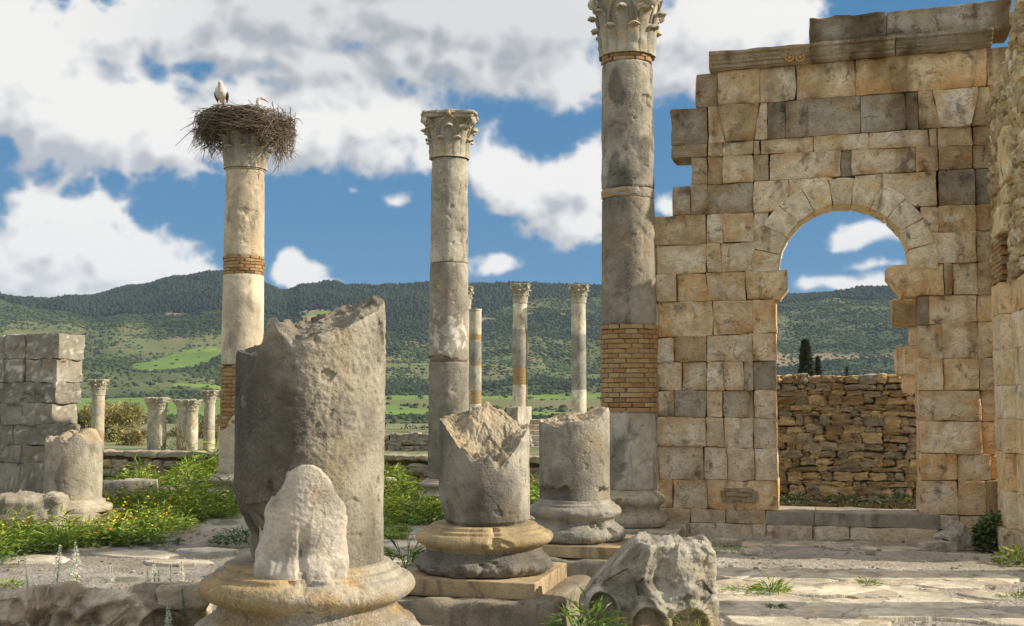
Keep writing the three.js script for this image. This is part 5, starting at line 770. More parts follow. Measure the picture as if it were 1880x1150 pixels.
const rock = (name, label, cat, px, py, D, w, h, d, seed, o = {}) => { const p = D ? at(px, py, D) : onGround(px, py), y = o.y ?? siteHeight(p.x, p.z); return solo(name, blockGeo(w, h, d, { seg: o.seg ?? [26, 20, 20], r: (o.r ?? 0.25) * Math.min(w, h, d), rough: (o.rough ?? 0.22) * 0.6 * Math.min(w, h, d), facets: [1.7 / Math.min(w, h, d), 0.26 * Math.min(1, (o.rough ?? 0.22) * 3.5)], freq: o.freq ?? (1.6 / Math.max(w, h)), seed, map: (q) => { let [x, yy, z] = q; if (o.tilt) { const c = Math.cos(o.tilt), s = Math.sin(o.tilt); [x, yy] = [x * c - yy * s, x * s + yy * c]; } return [x, yy + h / 2 * (o.sink ?? 0.8), z]; }, col: o.col ?? ((x, yy, z) => mul3([1.02, 0.97, 0.88], stain(x * 2, yy * 2, z * 2, seed))) }), M.grey, label, cat, o.group, [p.x, y, p.z], o.turn ?? 0.2); };
rock('boulder', 'big pale rough boulder at the left edge among the weeds', 'boulder', 48, 960, 17.9, 1.15, 0.68, 0.8, 91, { sink: 0.9, r: 0.10, rough: 0.16, freq: 2.2, seg: [40, 28, 30], col: (x, y, z) => mul3([0.80, 0.74, 0.65], stain(x * 2, y * 2, z * 2, 91)) });
rock('fallen_block', 'upright squared block lying in the weeds below the low wall', 'block', 258, 915, 21.5, 0.58, 0.52, 0.5, 92, { r: 0.06, rough: 0.07, turn: 0.25, seg: [16, 14, 14] });
rock('fallen_block', 'low leaning block left of the upright one in the weeds', 'block', 212, 918, 21.2, 0.42, 0.50, 0.42, 93, { r: 0.18, rough: 0.16, turn: -0.2 });
rock('fallen_block', 'long low block right of the upright one in the weeds', 'block', 313, 915, 22.3, 0.62, 0.30, 0.5, 94, { r: 0.12, rough: 0.12, turn: 0.1 });
rock('fallen_block', 'flat pale stone in the weeds nearest the nest column', 'block', 352, 898, 24.0, 0.55, 0.28, 0.4, 95, { r: 0.15, rough: 0.16, turn: 0.1 });
rock('fallen_block', 'pale round-cornered stone at the foot of the left stump', 'block', 182, 962, 17.9, 0.24, 0.26, 0.25, 96, { r: 0.4, rough: 0.2 });
rock('standing_stone', 'small upright stone in the weeds right of the largest stump', 'stone', 714, 905, 24.5, 0.28, 0.52, 0.25, 97, { r: 0.25, rough: 0.12, seg: [10, 14, 10] });
rock('flat_slab', 'flat grey slab lying on the ground before the steps', 'slab', 1712, 996, 0, 0.58, 0.17, 0.42, 98, { r: 0.3, rough: 0.18, sink: 0.8, seg: [20, 8, 16] });
rock('loose_rock', 'angular tilted rock leaning by the right end of the steps', 'rock', 1754, 992, 0, 0.40, 0.34, 0.36, 99, { r: 0.16, rough: 0.25, freq: 3.2, tilt: 0.75, sink: 1.15 });
rock('loose_rock', 'low rough stone at the edge of the shade, nearest the tumbled capital', 'rock', 1334, 1004, 0, 0.36, 0.12, 0.3, 100, { r: 0.3, rough: 0.3, seg: [14, 8, 12] });
rock('loose_rock', 'pair-topped little stone on the sunlit earth right of the tumbled capital', 'rock', 1382, 1020, 0, 0.28, 0.11, 0.2, 101, { r: 0.3, rough: 0.35, seg: [14, 8, 12] });
rock('loose_rock', 'small pointed stone alone on the sunlit strip of earth', 'rock', 1598, 1017, 0, 0.12, 0.06, 0.1, 102, { r: 0.3, rough: 0.3, seg: [10, 6, 8] });
rock('carved_fragment', 'small carved scroll fragment tucked behind the middle stump', 'fragment', 758, 1012, 12.6, 0.26, 0.30, 0.3, 103, { r: 0.3, rough: 0.2 });
{
  // worn paving: flags set in the earth
  const pave = new THREE.Group(); pave.name = 'paving'; pave.userData.kind = 'structure'; scene.add(pave);
  const r = rng(55), spots = [[1345, 1056, 0.36], [1408, 1054, 0.30], [1470, 1060, 0.46], [1545, 1058, 0.42], [1622, 1062, 0.55], [1690, 1066, 0.30], [1395, 1078, 0.45], [1490, 1082, 0.55], [1580, 1088, 0.40], [1640, 1080, 0.32], [1340, 1088, 0.26], [1430, 1104, 0.36], [1505, 1108, 0.30], [1462, 1124, 0.42], [1380, 1124, 0.34], [1532, 1126, 0.25], [1420, 992, 0.5], [1495, 996, 0.5], [1570, 1002, 0.36], [1350, 998, 0.36], [1640, 1003, 0.3], [1345, 1012, 0.24], [1755, 1078, 0.3], [1820, 1095, 0.28], [1700, 1100, 0.3], [1600, 1112, 0.36], [1670, 1128, 0.34], [1780, 1130, 0.4], [1560, 1142, 0.4], [1850, 1140, 0.3], [330, 1035, 0.3], [250, 1020, 0.4], [60, 1030, 0.4], [150, 1010, 0.36], [380, 1010, 0.3], [700, 1000, 0.5], [740, 985, 0.4], [690, 1035, 0.4]];
  for (let k = 0; k < 34; k++) spots.push([1325 + 520 * r(), 1048 + 98 * r(), 0.16 + 0.26 * r()]);
  for (const [px, py, s] of spots) {
    const p = onGround(px, py, siteHeight(0, -15)), sd = Math.floor(r() * 1000), y = siteHeight(p.x, p.z), q = 0.92 + r() * 0.2, ex = 0.75 + r() * 0.5;
    const prof = [[0.001, 0.012], [0.5, 0.014], [0.84, 0.014], [0.955, 0.016], [0.985, 0.009], [1.0, -0.04]].reverse(), sides = [], ns = 4 + Math.floor(r() * 3), a0 = r() * 6.28;
    for (let k = 0; k < ns; k++) sides.push([a0 + (k + (r() - 0.5) * 0.45) / ns * 6.2832, 0.72 + r() * 0.35]);
    const g = gridGeo(64, 22, (u, v) => { const a = -u * 2 * Math.PI, k = v * 5, i = Math.min(4, Math.floor(k)), t = k - i, rr = lerp(prof[i][0], prof[i + 1][0], t), yy = lerp(prof[i][1], prof[i + 1][1], t); let q = 1.15; for (const [b, dd] of sides) { const c = Math.cos(a - b); if (c > 0.05) q = Math.min(q, dd / c); } const R = s * (q + 0.05 * n3(Math.cos(a) * 4 + sd, 7, Math.sin(a) * 4) + 0.03 * n3(Math.cos(a) * 13 + sd, 7, Math.sin(a) * 13)), x = rr * R * 1.25 * ex * Math.cos(a), z = rr * R * 0.95 / ex * Math.sin(a); return [x, yy + 0.012 * fbm(x * 3 + sd, 2, z * 3, 4) + 0.010 * n3(sd, 1.5, x * 2), z, x + sd, z]; }, true);
    const m = part('flagstone', tint(g, (x, yy, z) => mul3([1.34 * q, 1.24 * q, 1.08 * q], stain(x * 2, yy, z * 2, sd))), M.grey, pave); m.position.set(p.x, y + 0.004, p.z); m.rotation.y = (r() - 0.5) * 0.8;
  }
  // grit and pebbles
  const peb = [blockGeo(1, 0.6, 0.8, { seg: [4, 4, 4], r: 0.28, rough: 0.2, freq: 1.5, seed: 5 })], n = 3200, im = new THREE.InstancedMesh(peb[0], M.grey, n), m4 = new THREE.Matrix4(), Q = new THREE.Quaternion();
  for (let i = 0; i < n; i++) { const D = 8.5 + 11.5 * Math.pow(r(), 0.8), x = (r() * 2 - 1) * D * 0.46, z = -D, s = 0.008 + 0.035 * Math.pow(r(), 5) + 0.008 * r(); im.setMatrixAt(i, m4.compose(V3(x, siteHeight(x, z) + s * 0.15, z), Q.setFromAxisAngle(V3(0, 1, 0), r() * 6.28), V3(s * 1.4, s, s))); const k = 0.75 + r() * 0.6; im.setColorAt(i, new THREE.Color().setRGB(k * 1.1, k * 1.02, k * 0.88)); }
  im.name = 'pebbles'; scene.add(im); tag(im, 'small pebbles and grit scattered over the trodden earth', 'pebbles', null, 'stuff');
}
// columns of the next row, just outside the picture on the right: their shadows cross the paving
for (const [x, D, h, s] of [[8.6, 14.45, 4.3, 1], [8.2, 11.95, 3.9, 2]]) { const t = thing('broken_column', s === 1 ? 'tall column stump outside the right edge, farther of the two' : 'tall column stump outside the right edge, nearer of the two', 'column', null, [x, 0, -D]); part('shaft', stump(0.42, 0.3, (a, b) => h + 0.2 * a - 0.1 * b, { nu: 40, nv: 40, rings: 12, seed: s }), M.grey, t); plinth(t, 'plinth', 0.7, -0.1, 0.32, { seed: 200 + s }); }

// ---------------------------------------------------------------- plants
// leaves: each a folded blade of four faces; out pushes raw numbers
class Leaves {
  constructor() { this.p = []; this.c = []; }
  add(o, dir, up, len, wid, col, bend = 0.25) {
    const s = V3().crossVectors(dir, up); if (s.lengthSq() < 1e-6) s.set(1, 0, 0); s.normalize(); const n = V3().crossVectors(s, dir).normalize();
    const P = (a, b, c) => [o.x + dir.x * len * a + s.x * wid * b + n.x * len * c, o.y + dir.y * len * a + s.y * wid * b + n.y * len * c, o.z + dir.z * len * a + s.z * wid * b + n.z * len * c];
    const b0 = P(0, 0, 0), l = P(0.45, 0.5, 0.04), r = P(0.45, -0.5, 0.04), m = P(0.5, 0, -0.05), t = P(1, 0, -bend);
    for (const q of [b0, l, m, b0, m, r, l, t, m, m, t, r]) this.p.push(...q);
    for (let i = 0; i < 12; i++) this.c.push(col[0], col[1], col[2]);
  }
  geo() { const g = new THREE.BufferGeometry(); g.setAttribute('position', new THREE.BufferAttribute(new Float32Array(this.p), 3)); g.setAttribute('color', new THREE.BufferAttribute(new Float32Array(this.c), 3)); g.computeVertexNormals(); return g; }
}
const foliage = new THREE.MeshPhysicalMaterial({ color: 0xffffff, vertexColors: true, roughness: 0.7, transmission: 0.38, thickness: 0, side: THREE.DoubleSide });
const petals = new THREE.MeshStandardMaterial({ vertexColors: true, roughness: 0.9, side: THREE.DoubleSide });
const stemMat = colour(0.16, 0.20, 0.06), woodMat = colour(0.13, 0.10, 0.07);
const rdir = (r, flat = 1) => { const a = r() * 6.2832, y = r() * 2 - 1, q = Math.sqrt(1 - y * y); return V3(q * Math.cos(a), y * flat, q * Math.sin(a)).normalize(); };
// a bushy clump of leaves over a dome
function clump(r, w, h, n, len, wid, cols, o = {}) {
  const L = o.into ?? new Leaves();
  for (let i = 0; i < n; i++) {
    const a = r() * 6.2832, q = Math.sqrt(r()) , e = Math.pow(r(), 0.7), x = Math.cos(a) * q * w, z = Math.sin(a) * q * w, y = h * e * (1 - 0.6 * q * q) , d = V3(Math.cos(a) * (0.4 + q), 0.15 + r() * 0.9 - (o.droop ?? 0), Math.sin(a) * (0.4 + q)).add(rdir(r).multiplyScalar(0.7)).normalize();
    const k = 0.7 + 0.6 * r(), c = cols[Math.floor(r() * cols.length)]; L.add(V3((o.x ?? 0) + x, (o.y ?? 0) + y, (o.z ?? 0) + z), d, V3(0, 1, 0).add(rdir(r).multiplyScalar(0.4)), len * (0.6 + 0.8 * r()), wid * (0.6 + 0.8 * r()), [c[0] * k, c[1] * k, c[2] * k]);
  }
  return L;
}
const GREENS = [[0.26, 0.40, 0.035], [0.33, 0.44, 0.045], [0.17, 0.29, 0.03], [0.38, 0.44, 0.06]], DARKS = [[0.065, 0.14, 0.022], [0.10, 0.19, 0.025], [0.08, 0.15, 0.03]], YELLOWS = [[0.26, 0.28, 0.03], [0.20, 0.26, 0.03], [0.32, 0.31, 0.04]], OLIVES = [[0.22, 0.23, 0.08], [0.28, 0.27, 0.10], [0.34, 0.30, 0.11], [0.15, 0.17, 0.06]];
function plant(name, label, p, w, h, n, len, wid, cols, seed, o = {}) {
  const t = thing(name, label, o.cat ?? 'plant', o.group, [p.x, p.y ?? 0, p.z]), r = rng(seed); t.position.y = o.y ?? siteHeight(p.x, p.z) - 0.01;
  part('foliage', clump(r, w, h, n, len, wid, cols, o).geo(), foliage, t).userData.kind = 'stuff';
  const st = []; for (let k = 0; k < (o.stems ?? 5); k++) { const a = r() * 6.28, q = w * (0.2 + 0.5 * r()); st.push(tube([V3(0, 0, 0), V3(Math.cos(a) * q * 0.4, h * 0.4, Math.sin(a) * q * 0.4), V3(Math.cos(a) * q, h * (0.6 + 0.3 * r()), Math.sin(a) * q)], 0.006 + 0.008 * h, 5, 4, 0.4)); }
  part('stem', join(st), stemMat, t); return t;
}
const G = (px, py, y = 0.02) => onGround(px, py, y);
{
  // weed cover: masses that nobody could count
  const r = rng(2024), kinds = [clump(r, 0.2, 0.26, 46, 0.105, 0.075, GREENS).geo(), clump(r, 0.16, 0.34, 60, 0.14, 0.018, [...GREENS, ...YELLOWS]).geo(), clump(r, 0.22, 0.2, 50, 0.07, 0.05, [...GREENS, [0.10, 0.2, 0.02]]).geo()];
  const inside = (poly, x, y) => { let c = false; for (let i = 0, j = poly.length - 1; i < poly.length; j = i++) { const [a, b] = poly[i], [d, e] = poly[j]; if ((b > y) !== (e > y) && x < (d - a) * (y - b) / (e - b) + a) c = !c; } return c; };
  const beds = [
    [[[-60, 962], [120, 945], [240, 948], [350, 950], [345, 966], [250, 984], [120, 994], [-60, 1008]], 420, [0.8, 1.35], 0.16],
    [[[190, 920], [300, 925], [430, 905], [430, 950], [330, 956], [190, 955]], 360, [0.8, 1.3], 0.2],
    [[[205, 895], [330, 880], [440, 870], [440, 905], [320, 920], [205, 915]], 420, [0.8, 1.4], 0.24],
    [[[330, 872], [440, 862], [440, 880], [330, 888]], 150, [1.2, 2.0], 0.24],
    [[[690, 915], [760, 905], [815, 935], [815, 955], [690, 962]], 320, [0.6, 1.1], 0.05],
    [[[690, 895], [740, 892], [748, 925], [690, 930]], 100, [1.1, 1.9], 0.05],
    [[[690, 970], [745, 968], [750, 990], [690, 992]], 60, [0.35, 0.6], 0.02],
    [[[940, 905], [1000, 900], [1000, 930], [940, 935]], 70, [0.9, 1.6], 0.05],
    [[[-150, 930], [0, 925], [-20, 960], [-150, 970]], 80, [0.8, 1.4], 0.16],
  ];
  const put = [[], [], []], blooms = [], Q = new THREE.Quaternion(), m4 = new THREE.Matrix4();
  for (const [poly, n, [s0, s1], y0] of beds) { const xs = poly.map((q) => q[0]), ys = poly.map((q) => q[1]); for (let i = 0, g = 0; i < n && g < n * 60; g++) { const x = lerp(Math.min(...xs), Math.max(...xs), r()), y = lerp(Math.min(...ys), Math.max(...ys), r()); if (!inside(poly, x, y) || fbm(x * 0.02, y * 0.06, 1, 3) < -0.22) continue; const p = onGround(x, y, y0), k = Math.floor(r() * 3), s = lerp(s0, s1, r()) * (0.75 + 0.9 * Math.max(0, n3(x * 0.03, y * 0.08, 4))) * (k === 1 && r() < 0.14 ? 1.45 : 1), hy = siteHeight(p.x, p.z); put[k].push([p.x, hy - 0.02, p.z, s, r() * 6.28, 0.75 + 0.5 * r()]); i++; const fl = x > 185 && x < 350 && y > 936 ? 0.34 : x < 200 && y > 940 ? 0.10 : x > 680 ? 0.08 : 0.05; if (n > 300 && r() < fl && n3(x * 0.02, y * 0.05, 9) > -0.2) for (let b = 0; b < 3; b++) blooms.push([p.x + (r() - 0.5) * 0.4, hy + s * (0.22 + 0.2 * r()), p.z + (r() - 0.5) * 0.4, r() < (x < 230 && y > 945 ? 0.3 : 0.06) ? 1 : 0, 0.7 + 0.7 * r()]); } }
  ['leafy_weeds', 'grassy_weeds', 'low_weeds'].forEach((n, k) => { const im = new THREE.InstancedMesh(kinds[k], foliage, put[k].length); im.name = n; put[k].forEach(([x, y, z, s, a, c], i) => { im.setMatrixAt(i, m4.compose(V3(x, y, z), Q.setFromAxisAngle(V3(0, 1, 0), a), V3(s, s * (0.85 + 0.3 * c - 0.2), s))); im.setColorAt(i, new THREE.Color().setRGB(c, c, c)); }); scene.add(im); tag(im, ['bright green broad-leaved weeds covering the bank below the low wall', 'thin grassy weeds growing among the broad-leaved ones', 'low small-leaved weeds covering the ground round the columns'][k], 'weeds', null, 'stuff'); });
  let bl = new THREE.IcosahedronGeometry(0.018, 0); const im = new THREE.InstancedMesh(bl, new THREE.MeshStandardMaterial({ color: 0xffffff, roughness: 0.7 }), blooms.length); im.name = 'weed_flowers';
  blooms.forEach(([x, y, z, o, s], i) => { im.setMatrixAt(i, m4.compose(V3(x, y, z), Q.identity(), V3(s, s * 0.7, s))); im.setColorAt(i, new THREE.Color().setRGB(...(o ? [0.85, 0.28, 0.02] : [0.85, 0.66, 0.03]))); }); scene.add(im); tag(im, 'tiny yellow and orange flowers over the weeds on the left', 'flowers', null, 'stuff');
}
// single plants
plant('wall_weed', 'broad-leaved green weed at the foot of the wall beside the tallest column', G(1252, 962, 0), 0.17, 0.34, 70, 0.11, 0.09, DARKS.concat([GREENS[2]]), 301);
plant('wall_weed', 'dark weed spreading over the lower step left of the opening', G(1392, 975, -0.1), 0.30, 0.14, 120, 0.09, 0.05, DARKS, 302);
plant('wall_weed', 'small dark weed hanging on the joint in the middle of the steps', G(1556, 985, -0.12), 0.13, 0.30, 70, 0.07, 0.05, DARKS, 303, { y: -0.02 });
plant('wall_weed', 'slim dark weed between the tilted rock and the right corner', G(1783, 984, -0.1), 0.08, 0.24, 50, 0.08, 0.04, DARKS, 304);
plant('corner_shrub', 'dense dark green shrub in the corner by the right wall', G(1824, 1000, -0.05), 0.27, 0.60, 1000, 0.10, 0.055, DARKS.concat([GREENS[2]]), 305, { cat: 'shrub', stems: 9 });
plant('corner_shrub', 'sunlit yellow-green bush at the right edge in front of the dark one', G(1872, 1038, -0.02), 0.30, 0.26, 260, 0.10, 0.045, GREENS.concat(YELLOWS), 306, { cat: 'shrub' });
plant('grass_tuft', 'bushy green tuft on the sunlit paving', G(1415, 1092, 0), 0.17, 0.15, 130, 0.13, 0.016, GREENS, 307, { cat: 'grass' });
plant('grass_tuft', 'flat runner of green grass left of the bushy tuft', G(1358, 1090, 0), 0.26, 0.05, 90, 0.08, 0.016, GREENS, 308, { cat: 'grass' });
plant('grass_tuft', 'yellowish tuft between the paving slabs', G(1592, 1077, 0), 0.14, 0.09, 70, 0.10, 0.012, YELLOWS.concat(GREENS), 309, { cat: 'grass' });
plant('grass_tuft', 'flat green patch along the shade edge behind the tumbled capital', G(1338, 1012, 0), 0.40, 0.05, 150, 0.07, 0.02, GREENS, 310, { cat: 'grass' });
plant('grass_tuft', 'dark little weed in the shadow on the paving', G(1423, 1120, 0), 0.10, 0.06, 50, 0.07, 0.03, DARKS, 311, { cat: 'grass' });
plant('grass_tuft', 'small green tuft near the right edge of the paving', G(1866, 1100, 0), 0.16, 0.06, 60, 0.08, 0.015, GREENS, 312, { cat: 'grass' });
plant('grass_tuft', 'long-bladed tuft between the largest and the middle stump', G(745, 1042, 0), 0.20, 0.26, 80, 0.28, 0.014, GREENS.concat(DARKS), 313, { cat: 'grass', stems: 3 });
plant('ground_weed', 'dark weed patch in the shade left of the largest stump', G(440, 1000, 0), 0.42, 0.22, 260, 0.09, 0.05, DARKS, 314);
plant('ground_weed', 'small dark weed on the trodden ground below the flowers', G(296, 1000, 0.02), 0.28, 0.13, 110, 0.08, 0.05, DARKS.concat([GREENS[2]]), 315);
plant('ground_weed', 'tiny weed alone at the left edge of the trodden ground', G(14, 1032, 0.02), 0.24, 0.10, 90, 0.07, 0.03, DARKS.concat([GREENS[2]]), 316);
plant('ground_weed', 'low weed at the left edge beside the fallen capital', G(10, 1078, 0.02), 0.2, 0.10, 90, 0.07, 0.03, GREENS, 317);
plant('leafy_bush', 'dark green long-leaved bush at the left foot of the tumbled capital', at(1078, 1145, 9.9), 0.30, 0.46, 300, 0.16, 0.028, DARKS.concat([GREENS[2], GREENS[0]]), 318, { cat: 'bush', y: 0.02, stems: 8 });
plant('leafy_bush', 'bright green low plant under the tumbled capital', at(1130, 1150, 9.6), 0.24, 0.26, 220, 0.07, 0.03, GREENS.concat(YELLOWS), 319, { cat: 'bush', y: 0.02 });
plant('leafy_bush', 'feathery yellow-green plant before the right side of the tumbled capital', at(1266, 1140, 9.7), 0.20, 0.42, 150, 0.07, 0.014, YELLOWS, 320, { cat: 'bush', y: 0.06, stems: 9 });
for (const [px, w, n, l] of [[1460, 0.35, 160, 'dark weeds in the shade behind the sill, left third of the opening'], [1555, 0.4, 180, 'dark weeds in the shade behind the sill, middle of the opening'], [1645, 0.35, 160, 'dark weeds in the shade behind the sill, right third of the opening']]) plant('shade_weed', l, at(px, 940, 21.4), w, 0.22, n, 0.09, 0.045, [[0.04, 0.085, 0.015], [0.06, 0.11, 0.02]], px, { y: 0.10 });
{
  const p = at(1195, 1140, 9.5), t = thing('dry_briar', 'bare thorny briar arching before the tumbled capital', 'briar', null, [p.x, 0, p.z]), r = rng(61), g = [];
  for (const [a, b, c] of [[-0.25, 0.38, 0.12], [-0.05, 0.30, 0.25], [0.1, 0.24, 0.3]]) { const pts = [V3(a, 0.05, 0), V3(a + 0.08, b * 0.8, 0.02), V3(a + 0.2, b, 0.03), V3(a + 0.34, b * 0.7 + 0.02, 0.02), V3(a + 0.42, 0.08, 0)]; g.push(tube(pts, 0.005, 20, 5, 0.7)); const cv = new THREE.CatmullRomCurve3(pts); for (let i = 1; i < 14; i++) { const q = cv.getPoint(i / 14), d = rdir(r); g.push(tube([q, q.clone().addScaledVector(d, 0.012), q.clone().addScaledVector(d, 0.024)], 0.0025, 2, 3, 0.1)); } }
  part('stem', join(g), M.twig[1], t);
}
// pale flower spikes round the fallen capital on the left
{
  const spike = (label, tip, foot, D, w, dark) => {
    const b = at(foot[0], foot[1], D), a = at(tip[0], tip[1], D), t = thing('flower_spike', label, 'flower', null, [b.x, b.y - 0.35, b.z]), d = V3(a.x - b.x, a.y - b.y + 0.35, 0), r = rng(Math.round(tip[0] * 7 + tip[1])), L = new Leaves(), len = d.length();
    part('stem', tube([V3(0, 0, 0), d.clone().multiplyScalar(0.5).add(V3(0.008, 0, 0)), d.clone()], 0.006, 8, 5, 0.5), stemMat, t);
    for (let i = 0; i < 320; i++) { const k = 1 - Math.pow(r(), 1.2) * Math.min(0.85, (len - 0.22) / len), q = d.clone().multiplyScalar(k), wd = w * (1.15 - 0.75 * sst(0.75, 1, k)), e = rdir(r, 0.5); L.add(q.clone().addScaledVector(e, wd * 0.25), e.clone().add(V3(0, 0.5, 0)).normalize(), V3(0, 1, 0), wd * 0.7, wd * 0.32, dark ? [0.2, 0.19, 0.12] : k > 0.6 ? [0.86, 0.86, 0.74] : mix3([0.40, 0.48, 0.24], [0.82, 0.83, 0.68], r())); }
    part('florets', L.geo(), dark ? foliage : petals, t).userData.kind = 'stuff';
    const F = new Leaves(); for (let i = 0; i < 9; i++) { const e = rdir(r, 0.2); F.add(d.clone().multiplyScalar(0.1 + 0.45 * r()), e.add(V3(0, 0.4, 0)).normalize(), V3(0, 1, 0), 0.07, 0.025, [0.12, 0.19, 0.05]); } part('leaves', F.geo(), foliage, t).userData.kind = 'stuff';
  };
  spike('pale green flower spike, second from the left behind the fallen capital', [110, 1003], [95, 1067], 9.2, 0.040);
  spike('tallest pale flower spike behind the fallen capital', [138, 997], [144, 1067], 9.2, 0.044);
  spike('short pale flower spike leaning left against the tallest one', [128, 1034], [141, 1066], 9.15, 0.03);
  spike('single low flower spike over the middle of the fallen capital', [204, 1040], [203, 1067], 9.2, 0.030);
  spike('tallest of the three-tipped flower spikes on the right half of the fallen capital', [282, 1030], [283, 1067], 9.2, 0.036);
  spike('stubby spike left beside the three-tipped flower spike', [270, 1048], [275, 1067], 9.2, 0.03);
  spike('stubby spike right beside the three-tipped flower spike', [291, 1046], [288, 1067], 9.2, 0.026);
  spike('leaning pale flower spike, second from the right behind the fallen capital', [313, 1035], [308, 1067], 9.2, 0.032);
  spike('rightmost pale flower spike behind the fallen capital', [333, 1030], [331, 1067], 9.2, 0.034);
  spike('faint thin flower spike at the far left behind the fallen capital', [46, 1036], [56, 1067], 9.2, 0.022);
  spike('dark withered flower spike against the sunlit corner of the fallen capital', [334, 1082], [352, 1150], 7.3, 0.026, true);
  spike('pale flower spike in front of the fallen capital', [308, 1108], [314, 1150], 7.3, 0.028);
}
// trees
function tree(name, label, p, y0, w, h, n, leaf, cols, seed, o = {}) {
  const t = thing(name, label, 'tree', o.group, [p.x, y0, p.z]), r = rng(seed), L = new Leaves(), limbs = [];
  const th = h * (o.trunk ?? 0.35), tips = [];
  limbs.push(tube([V3(0, -0.3, 0), V3(0.05 * w, th * 0.5, 0.03), V3(-0.03 * w, th, 0)], o.girth ?? 0.06 * h ** 0.7, 8, 8, 0.7));
  for (let k = 0; k < (o.limbs ?? 14); k++) { const a = k * 2.4 + r(), y = th * (0.7 + 0.3 * r()), q = w * (0.3 + 0.5 * r()), e = V3(Math.cos(a) * q, th + (h - th) * (0.15 + 0.75 * r()), Math.sin(a) * q); tips.push(e); limbs.push(tube([V3(0, y, 0), V3(e.x * 0.4, lerp(y, e.y, 0.6), e.z * 0.4), e], (o.girth ?? 0.06 * h ** 0.7) * 0.4, 6, 5, 0.3)); }
  part('trunk', join(limbs), woodMat, t);
  for (let i = 0; i < n; i++) {
    let q;
    if (o.column) { const k = Math.pow(r(), 0.9), a = r() * 6.28, rr = w * Math.pow(Math.sin(Math.PI * Math.min(0.97, 0.06 + 0.90 * Math.pow(k, 0.62))), 0.7) * (0.75 + 0.45 * n3(Math.cos(a) * 2 + seed, k * h * 0.9, Math.sin(a) * 2)) * Math.sqrt(0.3 + 0.7 * r()); q = V3(Math.cos(a) * rr, th * 0.3 + k * (h - th * 0.3), Math.sin(a) * rr); }
    else { const e = tips[Math.floor(r() * tips.length)], d = rdir(r), rad = w * (0.30 + 0.14 * n3(e.x * 3, e.y * 3, seed)) * Math.pow(r(), 0.4); q = e.clone().addScaledVector(d, rad); q.y = Math.max(q.y, th * 0.5); }
    const d = q.clone().sub(V3(0, h * 0.5, 0)).normalize().add(rdir(r)).add(V3(0, o.column ? 0.9 : 0.15, 0)).normalize(), k = 0.6 + 0.8 * r(), c = cols[Math.floor(r() * cols.length)], lo = clamp(0.75 + 0.5 * n3(q.x * 2.5 / w, q.y * 2.5 / w, q.z * 2.5 / w + seed), 0.5, 1.3);
    L.add(q, d, V3(0, 1, 0).add(rdir(r)), leaf * (0.7 + 0.7 * r()), leaf * 0.42, [c[0] * k * lo, c[1] * k * lo, c[2] * k * lo]);
  }
  part('crown', L.geo(), foliage, t).userData.kind = 'stuff'; return t;
}
{
  const GOLD = [[0.58, 0.50, 0.19], [0.48, 0.44, 0.16], [0.66, 0.55, 0.24], [0.38, 0.38, 0.13]];
  const put = (px, D, topPy, w, n, cols, seed, label, o = {}) => { const p = at(px, 780, D), yt = at(px, topPy, D).y, y0 = o.y0 ?? -1.4; tree(o.name ?? 'bushy_tree', label, p, y0, w, yt - y0, n, o.leaf ?? 0.16, cols, seed, o); };
  put(208, 56, 744, 1.75, 7000, GOLD, 401, 'golden-olive bushy tree behind the low wall, right of the small far column');
  put(160, 58, 742, 1.3, 3200, OLIVES, 402, 'olive-green bushy tree between the ashlar corner and the small far column');
  put(240, 52, 790, 0.9, 2200, GOLD, 403, 'lower golden bush sloping down to the right behind the low wall');
  put(400, 60, 762, 1.2, 2600, GOLD, 404, 'olive bush behind the small far column beside the nest column');
  put(318, 62, 790, 1.0, 1600, OLIVES, 405, 'low dull bush between the two far pillars');
  put(735, 75, 788, 2.3, 2600, [[0.035, 0.06, 0.025], [0.05, 0.075, 0.03]], 406, 'dark round bush above the further rubble wall', { y0: -3.5, leaf: 0.22 });
  put(765, 78, 791, 1.6, 1800, [[0.035, 0.06, 0.025], [0.05, 0.075, 0.03]], 407, 'second dark bush above the further rubble wall, touching the middle column', { y0: -3.5, leaf: 0.22 });
  const CYP = [[0.035, 0.055, 0.018], [0.055, 0.075, 0.024], [0.075, 0.09, 0.03]];
  put(1482, 68, 628, 0.78, 9000, CYP, 411, 'tallest dark cypress seen through the arch', { name: 'cypress', column: true, y0: -2.2, leaf: 0.2, trunk: 0.12, girth: 0.12, limbs: 4 });
  put(1504, 69, 658, 0.42, 3600, CYP, 412, 'slim shorter cypress right beside the tallest one', { name: 'cypress', column: true, y0: -2.2, leaf: 0.16, trunk: 0.12, girth: 0.08, limbs: 4 });
  put(1557, 72, 676, 0.22, 1300, CYP, 413, 'smallest cypress tip showing above the rubble wall', { name: 'cypress', column: true, y0: -2.4, leaf: 0.16, trunk: 0.12, girth: 0.08, limbs: 4 });
}
